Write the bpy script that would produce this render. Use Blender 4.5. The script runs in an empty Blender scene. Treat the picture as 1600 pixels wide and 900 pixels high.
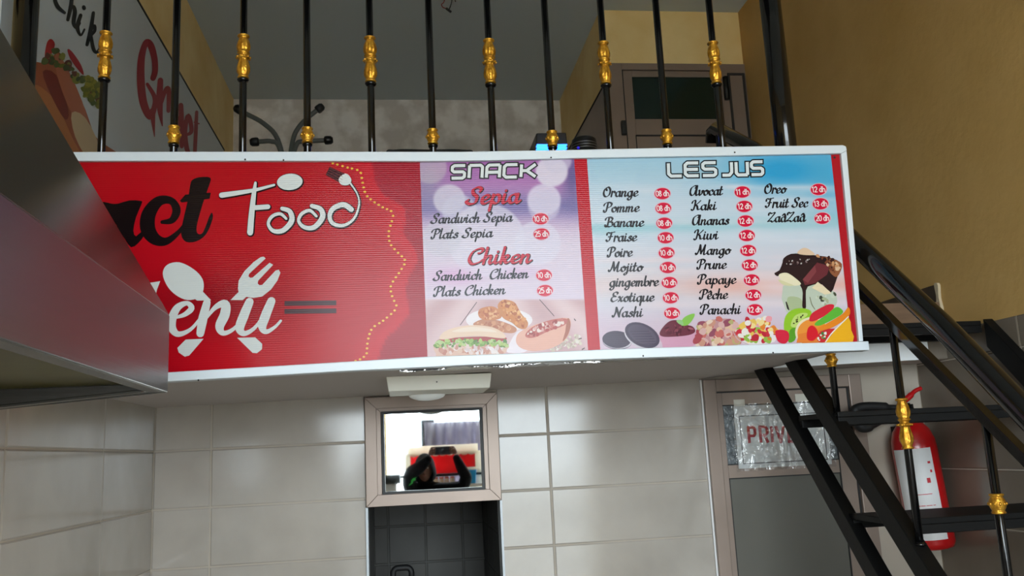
import bpy, bmesh, math, random
from mathutils import Vector, Matrix

random.seed(7)
SC = bpy.context.scene
COL = SC.collection
PI = math.pi

# ------------------------------------------------------------------ camera, sky, exposure
FPX, YAW, PITCH, ROLL = 1372.0, 0.13178669, 0.18479902, 0.04838418
EYE = Vector((0, 0, 1.75))
fw = Vector((math.sin(YAW) * math.cos(PITCH), math.cos(YAW) * math.cos(PITCH), math.sin(PITCH)))
_r = Vector((math.cos(YAW), -math.sin(YAW), 0))
_d = fw.cross(_r)
RT = _r * math.cos(ROLL) + _d * math.sin(ROLL)
DN = _d * math.cos(ROLL) - _r * math.sin(ROLL)
cd = bpy.data.cameras.new('camera')
cam = bpy.data.objects.new('camera', cd)
COL.objects.link(cam)
cd.sensor_width = 36.0
cd.lens = FPX / 1600 * 36
cd.clip_start = 0.02
m = Matrix.Identity(4)
for i in range(3):
    m[i][0], m[i][1], m[i][2], m[i][3] = RT[i], -DN[i], -fw[i], EYE[i]
cam.matrix_world = m
SC.camera = cam

SC.view_settings.view_transform = 'Standard'
SC.view_settings.look = 'None'
SC.view_settings.exposure = 0.0
SC.view_settings.gamma = 1.0
SC.view_settings.use_curve_mapping = False
SC.cycles.use_denoising = True
SC.cycles.max_bounces = 10
SC.cycles.diffuse_bounces = 6
SC.cycles.glossy_bounces = 6
SC.cycles.caustics_reflective = False
SC.cycles.caustics_refractive = False

SKY = 15.5
w = bpy.data.worlds.new('sky')
SC.world = w
w.use_nodes = True
w.node_tree.nodes['Background'].inputs[0].default_value = (0.82, 0.93, 1.0, 1)
w.node_tree.nodes['Background'].inputs[1].default_value = SKY
pl = bpy.data.lights.new('shopfront_portal', 'AREA')
pl.shape = 'RECTANGLE'
pl.size, pl.size_y = 2.7, 3.65
pl.cycles.is_portal = True
po = bpy.data.objects.new('shopfront_portal', pl)
po.location = (0.68, -1.72, 1.79)
po.rotation_euler = (PI / 2, 0, 0)
COL.objects.link(po)


def ray(x, y):
    return RT * ((x - 800) / FPX) + DN * ((y - 450) / FPX) + fw


def at(x, y, X=None, Y=None, Z=None):
    """the point of the photograph's pixel x, y on one of the room's planes"""
    v = ray(x, y)
    if Y is not None:
        t = Y / v.y
    elif X is not None:
        t = X / v.x
    else:
        t = (Z - EYE.z) / v.z
    return EYE + v * t


# ------------------------------------------------------------------ materials
def lin(c):
    return tuple((v / 255 / 12.92) if v / 255 <= .04045 else ((v / 255 + .055) / 1.055) ** 2.4 for v in c)


def ink_rgb(c, gain=.70):
    return tuple(v * gain for v in lin(c))


def mat(name, rgb, rough=.5, metal=0., rgb2=None, scale=6., detail=6., bump=0., bscale=None, coat=0., spec=.5, lo=.35, hi=.65,
        emit=0., stretch=None, trans=0., alpha=1.):
    m = bpy.data.materials.new(name)
    m.use_nodes = True
    nt = m.node_tree
    b = nt.nodes['Principled BSDF']
    c = lin(rgb)
    b.inputs['Base Color'].default_value = (*c, 1)
    b.inputs['Roughness'].default_value = rough
    b.inputs['Metallic'].default_value = metal
    b.inputs['Specular IOR Level'].default_value = spec
    b.inputs['Coat Weight'].default_value = coat
    b.inputs['Transmission Weight'].default_value = trans
    b.inputs['Alpha'].default_value = alpha
    if emit:
        b.inputs['Emission Color'].default_value = (*c, 1)
        b.inputs['Emission Strength'].default_value = emit
    tc = nt.nodes.new('ShaderNodeTexCoord')
    vec = tc.outputs['Object']
    if stretch:
        mp = nt.nodes.new('ShaderNodeMapping')
        mp.inputs['Scale'].default_value = stretch
        nt.links.new(vec, mp.inputs['Vector'])
        vec = mp.outputs['Vector']
    if rgb2:
        n = nt.nodes.new('ShaderNodeTexNoise')
        n.inputs['Scale'].default_value = scale
        n.inputs['Detail'].default_value = detail
        nt.links.new(vec, n.inputs['Vector'])
        r = nt.nodes.new('ShaderNodeValToRGB')
        r.color_ramp.elements[0].position = lo
        r.color_ramp.elements[1].position = hi
        r.color_ramp.elements[0].color = (*c, 1)
        r.color_ramp.elements[1].color = (*lin(rgb2), 1)
        nt.links.new(n.outputs['Fac'], r.inputs['Fac'])
        nt.links.new(r.outputs['Color'], b.inputs['Base Color'])
    if bump:
        n2 = nt.nodes.new('ShaderNodeTexNoise')
        n2.inputs['Scale'].default_value = bscale or scale * 3
        n2.inputs['Detail'].default_value = 4
        nt.links.new(vec, n2.inputs['Vector'])
        bp = nt.nodes.new('ShaderNodeBump')
        bp.inputs['Strength'].default_value = bump
        bp.inputs['Distance'].default_value = .01
        nt.links.new(n2.outputs['Fac'], bp.inputs['Height'])
        nt.links.new(bp.outputs['Normal'], b.inputs['Normal'])
    return m


def print_material(name, ribs):
    """printed sheet: the ink colours ride on the mesh, the sheet is glossy fluted plastic"""
    m = bpy.data.materials.new(name)
    m.use_nodes = True
    nt = m.node_tree
    b = nt.nodes['Principled BSDF']
    a = nt.nodes.new('ShaderNodeAttribute')
    a.attribute_name = 'ink'
    nt.links.new(a.outputs['Color'], b.inputs['Base Color'])
    b.inputs['Roughness'].default_value = .2 if ribs else .45
    b.inputs['Specular IOR Level'].default_value = .18 if ribs else .4
    if ribs:
        tc = nt.nodes.new('ShaderNodeTexCoord')
        wv = nt.nodes.new('ShaderNodeTexWave')
        wv.wave_type = 'BANDS'
        wv.bands_direction = 'Z'
        wv.inputs['Scale'].default_value = 45
        wv.inputs['Distortion'].default_value = .15
        nt.links.new(tc.outputs['Object'], wv.inputs['Vector'])
        bp = nt.nodes.new('ShaderNodeBump')
        bp.inputs['Strength'].default_value = .055
        bp.inputs['Distance'].default_value = .004
        nt.links.new(wv.outputs['Fac'], bp.inputs['Height'])
        nt.links.new(bp.outputs['Normal'], b.inputs['Normal'])
    return m


M = dict(
    ochre=mat('ochre_plaster', (228, 196, 130), .85, rgb2=(240, 216, 158), scale=2.2, bump=.25, bscale=30),
    tan=mat('tan_plaster', (186, 150, 86), .75, rgb2=(200, 164, 102), scale=1.8, bump=.25, bscale=22),
    marble=mat('marbled_plaster', (212, 205, 198), .7, rgb2=(244, 240, 236), scale=5, detail=8, lo=.42, hi=.6, bump=.1),
    ceil=mat('ceiling_paint', (186, 196, 198), .9, bump=.06, bscale=60),
    soffit=mat('soffit_paint', (184, 177, 173), .8, bump=.08, bscale=50),
    white=mat('white_paint', (244, 246, 245), .6, bump=.1, bscale=40),
    tile=mat('beige_tile', (162, 155, 146), .12, rgb2=(174, 167, 158), scale=3.5, detail=8, spec=.5),
    tile_dim=mat('shaded_passage_tile', (62, 61, 58), .5, rgb2=(70, 69, 66), scale=4, spec=.2),  # light tiles, with the unlit passage's dimness put into their colour
    tile_shaded=mat('shaded_brown_beige_tile', (112, 102, 90), .2, rgb2=(122, 112, 100), scale=3.5, detail=8),  # brown-beige tile, colour darkened to hold the shade behind the stairs
    grout=mat('grout', (176, 166, 152), .9),
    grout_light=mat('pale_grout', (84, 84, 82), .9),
    floor=mat('floor_tile', (150, 142, 132), .35, rgb2=(168, 160, 150), scale=5),
    brown_tile=mat('brown_tile', (124, 98, 76), .4, rgb2=(108, 84, 66), scale=4, stretch=(1, 1, 6)),
    dark_tile=mat('dark_brown_tile', (66, 54, 42), .5, rgb2=(56, 46, 36), scale=4),
    plaster=mat('broken_plaster', (196, 180, 150), .9, bump=.4, bscale=60),
    black=mat('black_gloss_paint', (9, 9, 10), .12, spec=.45, bump=.03, bscale=40),
    blacks=mat('black_satin_paint', (10, 10, 10), .5, spec=.2, bump=.05, bscale=50),
    gold=mat('gold_paint', (226, 172, 60), .3, metal=.75, rgb2=(180, 124, 34), scale=60, detail=3, bump=.3, bscale=120),
    frame_white=mat('white_aluminium', (196, 204, 210), .35),
    alu=mat('champagne_aluminium', (138, 122, 111), .38, metal=.35, rgb2=(146, 130, 119), scale=3),
    alu_dark=mat('aluminium_seam', (30, 28, 26), .6),
    gasket=mat('black_gasket', (12, 12, 13), .5),
    steel=mat('brushed_steel', (92, 90, 87), .26, metal=1., rgb2=(97, 95, 92), scale=3, stretch=(1, 1, 60), bump=.015, bscale=3),
    olive_reflect=mat('filter_wall_reflection', (92, 86, 30), .4, metal=.4, rgb2=(80, 74, 26), scale=8),  # olive tint paints the yellow-brown wall's reflection onto the metal
    chrome=mat('chrome_strip', (128, 126, 124), .05, metal=1., bump=1., bscale=12),
    mirror=mat('mirror_glass', (236, 240, 240), .02, metal=1.),
    greenglass=mat('dark_green_glass', (18, 38, 34), .12, spec=.6),
    obscure=mat('patterned_glass', (120, 128, 132), .2, rgb2=(70, 76, 80), scale=30, bump=.6, bscale=50),
    panel=mat('door_panel', (92, 91, 84), .35, metal=.2, rgb2=(99, 97, 90), scale=1.5),
    paper=mat('paper', (205, 210, 210), .7),
    redink=mat('red_ink', (190, 34, 48), .6),
    darkink=mat('dark_ink', (40, 42, 46), .6),
    lampwhite=mat('ivory_plastic', (222, 220, 208), .45),
    opal=mat('opal_plastic', (236, 240, 240), .3),
    red=mat('red_enamel', (186, 18, 22), .28, coat=.3),
    label_white=mat('label_white', (222, 222, 222), .5),
    rubber=mat('black_rubber', (16, 16, 17), .6),
    rack=mat('grey_lacquer', (92, 98, 96), .35),
    plastic=mat('black_plastic', (16, 16, 18), .35),
    silver=mat('silver_ring', (140, 142, 146), .3, metal=.8),
    bluelight=mat('blue_light', (40, 110, 255), .4, emit=5.),
    bluedim=mat('dim_blue_light', (40, 30, 200), .4, emit=.6),
    wire_red=mat('red_wire', (130, 40, 30), .5),
    cloth=mat('black_cloth', (9, 9, 11), 1., spec=.1, rgb2=(14, 14, 17), scale=20, bump=.3, bscale=60),
    skin=mat('skin', (112, 74, 56), .55, bump=.05, bscale=80),  # tone darkened so hands and face read as a backlit silhouette
    hair=mat('hair', (18, 14, 12), .6, bump=.5, bscale=90),
    green=mat('green_print', (60, 220, 90), .5),
    eye=mat('eye_white', (230, 226, 220), .2),
    iris=mat('eye_dark', (30, 20, 14), .2),
    lip=mat('lip', (150, 84, 76), .5),
    curtain=mat('mauve_curtain', (150, 142, 160), .9, rgb2=(138, 130, 150), scale=8),
    cream=mat('cream_trim', (240, 228, 200), .6),
    banner=mat('red_banner', (224, 40, 52), .5),
    blue=mat('blue_plastic', (20, 160, 230), .4),
    pave=mat('pavement', (176, 172, 166), .85, rgb2=(160, 156, 150), scale=2),
    pot=mat('pale_pot', (226, 206, 190), .5),
    pinkpot=mat('pink_pot', (214, 120, 120), .5),
    ink=print_material('printed_fluted_sheet', True),
    vinyl=print_material('printed_vinyl', False),
)


def film_material():
    m = bpy.data.materials.new('clear_plastic_film')
    m.use_nodes = True
    nt = m.node_tree
    out = nt.nodes['Material Output']
    nt.nodes.remove(nt.nodes['Principled BSDF'])
    t = nt.nodes.new('ShaderNodeBsdfTransparent')
    g = nt.nodes.new('ShaderNodeBsdfGlossy')
    g.inputs['Roughness'].default_value = .12
    mx = nt.nodes.new('ShaderNodeMixShader')
    mx.inputs[0].default_value = .15
    tc = nt.nodes.new('ShaderNodeTexCoord')
    n = nt.nodes.new('ShaderNodeTexNoise')
    n.inputs['Scale'].default_value = 14
    n.inputs['Detail'].default_value = 3
    n.inputs['Distortion'].default_value = 1.2
    bp = nt.nodes.new('ShaderNodeBump')
    bp.inputs['Strength'].default_value = .9
    bp.inputs['Distance'].default_value = .02
    nt.links.new(tc.outputs['Object'], n.inputs['Vector'])
    nt.links.new(n.outputs['Fac'], bp.inputs['Height'])
    nt.links.new(bp.outputs['Normal'], g.inputs['Normal'])
    nt.links.new(t.outputs[0], mx.inputs[1])
    nt.links.new(g.outputs[0], mx.inputs[2])
    nt.links.new(mx.outputs[0], out.inputs['Surface'])
    return m


M['film'] = film_material()


def translucent(name, rgb, rgb2, amount):
    m = mat(name, rgb, .8, rgb2=rgb2, scale=8)
    nt = m.node_tree
    b = nt.nodes['Principled BSDF']
    t = nt.nodes.new('ShaderNodeBsdfTranslucent')
    nt.links.new(b.inputs['Base Color'].links[0].from_socket, t.inputs['Color'])
    mx = nt.nodes.new('ShaderNodeMixShader')
    mx.inputs[0].default_value = amount
    nt.links.new(b.outputs[0], mx.inputs[1])
    nt.links.new(t.outputs[0], mx.inputs[2])
    nt.links.new(mx.outputs[0], nt.nodes['Material Output'].inputs['Surface'])
    return m


M['curtain'] = translucent('mauve_curtain', (172, 168, 178), (156, 151, 164), .45)
M['banner'] = translucent('red_banner', (240, 70, 80), (232, 58, 70), .6)
M['cream'] = translucent('cream_trim', (254, 250, 240), (250, 244, 230), .5)


# ------------------------------------------------------------------ mesh helpers
class MB:
    def __init__(s):
        s.v, s.f, s.c, s.mi, s.sm = [], [], [], [], []

    def face(s, pts, col=None, mi=0, smooth=False):
        n = len(s.v)
        s.v += [tuple(p) for p in pts]
        s.f.append(tuple(range(n, n + len(pts))))
        s.c.append(col)
        s.mi.append(mi)
        s.sm.append(smooth)

    def add(s, verts, faces, mi=0, smooth=False, col=None):
        n = len(s.v)
        s.v += [tuple(p) for p in verts]
        for f in faces:
            s.f.append(tuple(i + n for i in f))
            s.c.append(col)
            s.mi.append(mi)
            s.sm.append(smooth)

    def hexa(s, p, mi=0):
        """eight corners: bottom four, top four"""
        s.add(p, [(3, 2, 1, 0), (4, 5, 6, 7), (0, 1, 5, 4), (1, 2, 6, 5), (2, 3, 7, 6), (3, 0, 4, 7)], mi)
        return s

    def box(s, x0, x1, y0, y1, z0, z1, mi=0):
        return s.hexa([(x0, y0, z0), (x1, y0, z0), (x1, y1, z0), (x0, y1, z0), (x0, y0, z1), (x1, y0, z1), (x1, y1, z1), (x0, y1, z1)], mi)

    def tube(s, pts, r, n=12, mi=0, smooth=True, caps=True):
        pts = [Vector(p) for p in pts]
        rs = r if isinstance(r, (list, tuple)) else [r] * len(pts)
        t0 = (pts[1] - pts[0]).normalized()
        a = Vector((0, 0, 1)) if abs(t0.z) < .9 else Vector((1, 0, 0))
        u = t0.cross(a).normalized()
        vs = []
        for i, p in enumerate(pts):
            t = (pts[min(i + 1, len(pts) - 1)] - pts[max(i - 1, 0)]).normalized()
            u = (u - t * u.dot(t)).normalized()
            v = t.cross(u)
            for k in range(n):
                q = 2 * PI * k / n
                vs.append(p + (u * math.cos(q) + v * math.sin(q)) * rs[i])
        fs = [(i * n + k, i * n + (k + 1) % n, (i + 1) * n + (k + 1) % n, (i + 1) * n + k) for i in range(len(pts) - 1) for k in range(n)]
        s.add(vs, fs, mi, smooth)
        if caps:
            b = len(s.v) - len(vs)
            for base in (list(range(n))[::-1], list(range((len(pts) - 1) * n, len(pts) * n))):
                s.f.append(tuple(b + i for i in base))
                s.c.append(None); s.mi.append(mi); s.sm.append(False)
        return s

    def bar(s, p0, p1, w, h, mi=0):
        """rectangular tube: w across, h in the plane of the run and the vertical"""
        p0, p1 = Vector(p0), Vector(p1)
        t = (p1 - p0).normalized()
        u = t.cross(Vector((0, 0, 1)))
        u = u.normalized() if u.length > .01 else Vector((1, 0, 0))
        v = u.cross(t).normalized()
        a, b = u * w / 2, v * h / 2
        return s.hexa([p0 - a - b, p0 + a - b, p1 + a - b, p1 - a - b, p0 - a + b, p0 + a + b, p1 + a + b, p1 - a + b], mi)

    def lathe(s, base, prof, n=24, mi=0, flute=0., nf=8, axis=None, smooth=True):
        """prof = (radius, height, fluted?) from the base up"""
        base = Vector(base)
        ax = Vector(axis).normalized() if axis else Vector((0, 0, 1))
        a = Vector((1, 0, 0)) if abs(ax.x) < .9 else Vector((0, 1, 0))
        u = (a - ax * a.dot(ax)).normalized()
        v = ax.cross(u)
        vs = []
        for pr in prof:
            r, h = pr[0], pr[1]
            fl = flute * (pr[2] if len(pr) > 2 else 0)
            for k in range(n):
                q = 2 * PI * k / n
                rr = r * (1 + fl * math.cos(nf * q))
                vs.append(base + ax * h + (u * math.cos(q) + v * math.sin(q)) * rr)
        L = len(prof)
        fs = [(i * n + k, i * n + (k + 1) % n, (i + 1) * n + (k + 1) % n, (i + 1) * n + k) for i in range(L - 1) for k in range(n)]
        s.add(vs, fs, mi, smooth)
        b = len(s.v) - len(vs)
        for rg in (list(range(n))[::-1], list(range((L - 1) * n, L * n))):
            s.f.append(tuple(b + i for i in rg)); s.c.append(None); s.mi.append(mi); s.sm.append(False)
        return s

    def ball(s, c, r, n=14, mi=0, sc=(1, 1, 1)):
        c = Vector(c)
        vs, fs = [], []
        for i in range(n + 1):
            th = PI * i / n
            for k in range(n * 2):
                q = PI * k / n
                vs.append(c + Vector((math.sin(th) * math.cos(q) * sc[0], math.sin(th) * math.sin(q) * sc[1], math.cos(th) * sc[2])) * r)
        for i in range(n):
            for k in range(n * 2):
                fs.append((i * 2 * n + k, (i + 1) * 2 * n + k, (i + 1) * 2 * n + (k + 1) % (2 * n), i * 2 * n + (k + 1) % (2 * n)))
        s.add(vs, fs, mi, True)
        return s

    def build(s, name, mats, parent=None, bevel=0., label=None, origin=None, merge=False):
        me = bpy.data.meshes.new(name)
        o_ = Vector(origin) if origin else Vector((0, 0, 0))
        me.from_pydata([tuple(Vector(p) - o_) for p in s.v], [], s.f)
        if any(c is not None for c in s.c):
            at_ = me.attributes.new('ink', 'FLOAT_COLOR', 'CORNER')
            flat = []
            for f, c in zip(s.f, s.c):
                if c is None:
                    c = (1, 1, 1)
                if isinstance(c[0], (tuple, list)):
                    for q in c:
                        flat += [q[0], q[1], q[2], 1]
                else:
                    flat += [c[0], c[1], c[2], 1] * len(f)
            at_.data.foreach_set('color', flat)
        for mm in (mats if isinstance(mats, (list, tuple)) else [mats]):
            me.materials.append(M[mm])
        me.polygons.foreach_set('material_index', s.mi)
        me.polygons.foreach_set('use_smooth', s.sm)
        me.update()
        if merge:
            bm = bmesh.new(); bm.from_mesh(me)
            bmesh.ops.remove_doubles(bm, verts=bm.verts, dist=1e-5)
            bmesh.ops.recalc_face_normals(bm, faces=bm.faces)
            bm.to_mesh(me); bm.free()
        o = bpy.data.objects.new(name, me)
        COL.objects.link(o)
        o.location = o_
        if parent:
            o.parent = parent
            o.location = o_ - PLOC.get(parent.name, Vector((0, 0, 0)))
        PLOC[o.name] = o_
        if bevel:
            b = o.modifiers.new('bevel', 'BEVEL')
            b.width = bevel; b.segments = 2; b.limit_method = 'ANGLE'
        if label:
            o['label'] = label
        return o


PLOC = {}


def thing(name, loc, label, cat, group=None):
    o = bpy.data.objects.new(name, None)
    COL.objects.link(o)
    o.location = loc
    PLOC[o.name] = Vector(loc)
    return tag(o, label, cat, group)


def tag(o, label, cat, group=None):
    o['label'] = label; o['category'] = cat
    if group:
        o['group'] = group
    return o


def struct(o):
    o['kind'] = 'structure'
    return o


def copy_tree(o, parent=None):
    c = o.copy(); COL.objects.link(c)
    c.parent = parent
    PLOC[c.name] = PLOC.get(o.name, Vector((0, 0, 0)))
    for ch in [k for k in bpy.data.objects if k.parent == o]:
        copy_tree(ch, c)
    return c


def catmull(pts, sub=6, closed=False):
    n = len(pts)
    if n < 3 and not closed:
        return list(pts)
    out = []
    for i in range(n if closed else n - 1):
        if closed:
            p0, p1, p2, p3 = pts[i - 1], pts[i], pts[(i + 1) % n], pts[(i + 2) % n]
        else:
            p0, p1, p2, p3 = pts[max(i - 1, 0)], pts[i], pts[i + 1], pts[min(i + 2, n - 1)]
        for k in range(sub):
            t = k / sub
            out.append(tuple(.5 * (2 * b + (c - a) * t + (2 * a - 5 * b + 4 * c - d) * t * t + (3 * b - a - 3 * c + d) * t ** 3)
                             for a, b, c, d in zip(p0, p1, p2, p3)))
    if not closed:
        out.append(tuple(pts[-1]))
    return out


# ------------------------------------------------------------------ printing: flat inks on a sheet
class Ink(MB):
    """collects flat shapes given in drawing coordinates; place(x, y, layer) puts them on the sheet"""

    def __init__(s, place):
        super().__init__()
        s.place = place
        s.k = 0.

    def up(s, layer):
        s.k += .02          # each ink lies a hair over the one before
        return layer + s.k

    def poly(s, pts, rgb, layer, smooth=4):
        c = ink_rgb(rgb)
        layer = s.up(layer)
        if smooth:
            pts = catmull(pts, smooth, True)
        P = [s.place(x, y, layer) for x, y in pts]
        s.face(P, c)

    def ellipse(s, cx, cy, rx, ry, rgb, layer, rot=0, n=28):
        ca, sa = math.cos(rot), math.sin(rot)
        s.poly([(cx + rx * math.cos(2 * PI * k / n) * ca - ry * math.sin(2 * PI * k / n) * sa,
                 cy + rx * math.cos(2 * PI * k / n) * sa + ry * math.sin(2 * PI * k / n) * ca) for k in range(n)], rgb, layer, 0)

    def stroke(s, pts, rgb, layer, grow=0., smooth=6, dx=0, dy=0, caps=True, wscale=1., sharp=False):
        """pts = (x, y, width)"""
        c = ink_rgb(rgb)
        if smooth and len(pts) > 2:
            pts = catmull(pts, smooth)
        P = [(p[0] + dx, p[1] + dy, max(.05, p[2] * wscale + grow) / 2) for p in pts]
        L, Rr = [], []
        n = len(P)
        l0 = layer
        layer = s.up(layer)
        for i in range(n):
            ax, ay = P[max(i - 1, 0)][:2]
            bx, by = P[min(i + 1, n - 1)][:2]
            l = math.hypot(bx - ax, by - ay) or 1
            nx, ny = -(by - ay) / l, (bx - ax) / l
            h = P[i][2]
            L.append((P[i][0] + nx * h, P[i][1] + ny * h)); Rr.append((P[i][0] - nx * h, P[i][1] - ny * h))
        for i in range(n - 1):
            s.face([s.place(*q, layer + .003 * (i + h_)) for q, h_ in ((L[i], 0), (L[i + 1], 1), (Rr[i + 1], 1), (Rr[i], 0))], c)
        s.k += .003 * n
        if caps:
            for e in (0, n - 1):
                s.ellipse(P[e][0], P[e][1], P[e][2], P[e][2], rgb, l0, n=10)

    def line(s, pts, wd, rgb, layer, grow=0., dx=0, dy=0):
        """square-jointed polyline"""
        h = (wd + grow) / 2
        c = ink_rgb(rgb)
        P = [(x + dx, y + dy) for x, y in pts]
        l0 = layer
        for i in range(len(P) - 1):
            layer = s.up(l0)
            (ax, ay), (bx, by) = P[i], P[i + 1]
            l = math.hypot(bx - ax, by - ay) or 1
            tx, ty = (bx - ax) / l, (by - ay) / l
            e0 = grow / 2 if i == 0 else 0
            e1 = grow / 2 if i == len(P) - 2 else 0
            a = (ax - tx * e0, ay - ty * e0); b = (bx + tx * e1, by + ty * e1)
            s.face([s.place(*q, layer) for q in ((a[0] - ty * h, a[1] + tx * h), (b[0] - ty * h, b[1] + tx * h), (b[0] + ty * h, b[1] - tx * h), (a[0] + ty * h, a[1] - tx * h))], c)
        for x, y in P[1:-1]:
            s.ellipse(x, y, h, h, c_rgb(rgb), l0, n=12)

    def scatter(s, region, count, r0, r1, palette, layer, seed=1, flat=1.):
        rnd = random.Random(seed)
        xs = [p[0] for p in region]; ys = [p[1] for p in region]
        k = 0
        while k < count:
            x, y = rnd.uniform(min(xs), max(xs)), rnd.uniform(min(ys), max(ys))
            if not inside(x, y, region):
                continue
            k += 1
            r = rnd.uniform(r0, r1)
            nn = 7
            ph = rnd.uniform(0, PI); el = rnd.uniform(.55, 1) * flat
            ca, sa = math.cos(ph), math.sin(ph)
            pts = []
            for i in range(nn):
                q = 2 * PI * i / nn
                rr = r * rnd.uniform(.8, 1.15)
                u, v = rr * math.cos(q), rr * el * math.sin(q)
                pts.append((x + u * ca - v * sa, y + u * sa + v * ca))
            s.poly(pts, rnd.choice(palette), layer, 3)


def c_rgb(c):
    return c


def inside(x, y, poly):
    r = False
    n = len(poly)
    for i in range(n):
        (x1, y1), (x2, y2) = poly[i], poly[i - 1]
        if (y1 > y) != (y2 > y) and x < (x2 - x1) * (y - y1) / (y2 - y1) + x1:
            r = not r
    return r


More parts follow.
